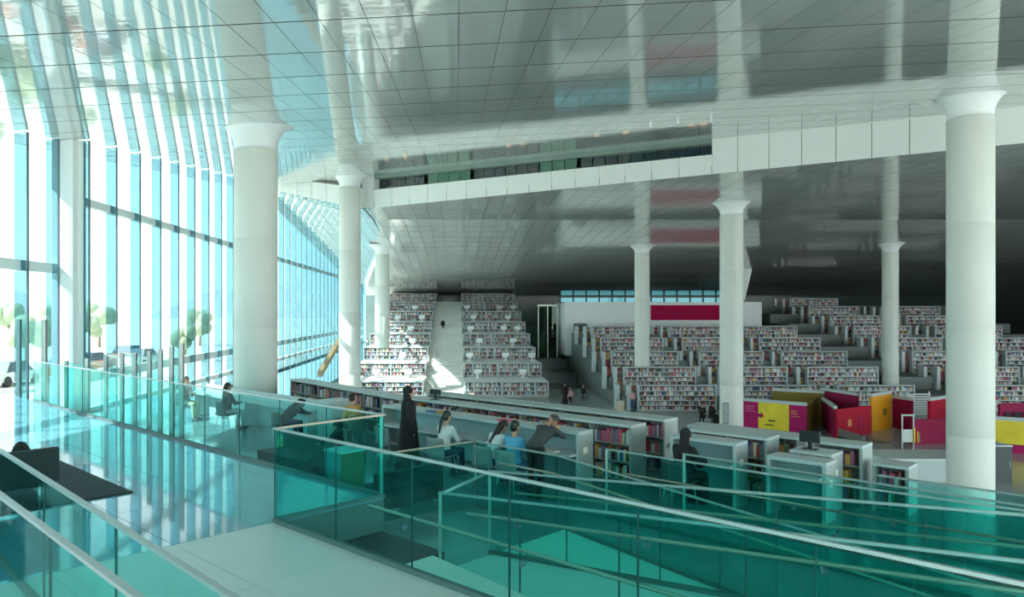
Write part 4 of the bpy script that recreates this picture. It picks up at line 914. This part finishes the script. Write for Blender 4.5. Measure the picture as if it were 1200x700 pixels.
pw(-14.6, 5.7, RZ-1.2, 'person in pink seated sideways by the windows holding a book', 'sit', K_PINK, K_BEIGE, arms='hold', lean=.05, sleeves=False)
pw(-11.8, 5.62, RZ, 'person with black hair seen from behind on the dark green chair', 'sit', K_BLACK, K_PALE, hair='long', arms='table', lean=.05)
pw(-8.75, 5.6, RZ, 'person in dark clothes resting head on the long pale table', 'sit', K_BLACK, K_NAVY, hair='long', arms='reach', lean=.75, headdown=.5)
pw(-6.94, 6.45, RZ+1.4, 'person in an orange shirt seated before the low bookcase', 'sit', K_ORANGE, K_BROWN, arms='hold', lean=.12, headdown=.25)
pw(-4.35, 4.0, RZ+math.pi*.75, 'person in black sitting low on the dark sofa behind the glass', 'sit', K_BLACK, K_BLACK, gown=True, haircol=K_BLACK, arms='hold', seat=.34, lean=-.1)
pw(1.55, 7.05, RZ-.2, 'person all in black seated at the small reading desk', 'sit', K_BLACK, None, gown=True, haircol=K_BLACK, arms='table', lean=.2)
FV = .03
person((13.5, 57.3, ZL), .3, 'person in a pale pink top and blue jeans at the terrace shelves', 'stand', K_PINK, K_JEAN, vox=FV, arms='hold', haircol=K_BROWN)
person((9.0, 62.0, ZL), 2.9, 'person in black walking across the low hall floor', 'stand', K_BLACK, K_BLACK, gown=True, haircol=K_BLACK, vox=FV)
person((9.5, 62.4, ZL), 2.8, 'person in a pink top walking beside the one in black', 'walk', K_PINK, K_BLACK, vox=FV, hair='long')
person((10.95, 64.5, ZL), 2.2, 'person in dark clothes walking alone in the low hall', 'walk', K_BLACK, K_NAVY, vox=FV)
person((-1.65, 90, E-7.45+34*(RL*7+.1)/NS-.3), math.pi, 'person in black descending the wide white stairs', 'walk', K_BLACK, K_BLACK, vox=FV)
for k, (x, lb) in enumerate(((16.95, 'person in dark clothes seated beside the notice column, the one nearer the shelves'), (17.6, 'person in black seated beside the notice column, the one nearer the column'))):
    s = tag(empty('stool', (x, 51.5, ZL)), ['dark round stool farther from the notice column', 'dark round stool next to the notice column'][k], 'stool', 'stools by the notice column')
    m = MB(); m.lathe([(.22, .36), (.24, .38), (.24, .44), (.2, .46)], 0, 0, 16); m.build('seat', M_CHAR, s); m = MB(); m.lathe([(.2, 0), (.2, .02), (.04, .04), (.04, .36)], 0, 0, 14); m.build('base', M_STEEL, s)
    person((x, 51.5, ZL), math.pi-.4+.8*k, lb, 'sit', K_BLACK, K_BLACK, vox=FV, hair='long', arms='hold', gown=bool(k), haircol=K_BLACK)
person((39.0, 66.5, ZL+2.1), math.pi, 'person in dark clothes on the terrace aisle behind the orange booth', 'stand', K_NAVY, K_BLACK, vox=FV)
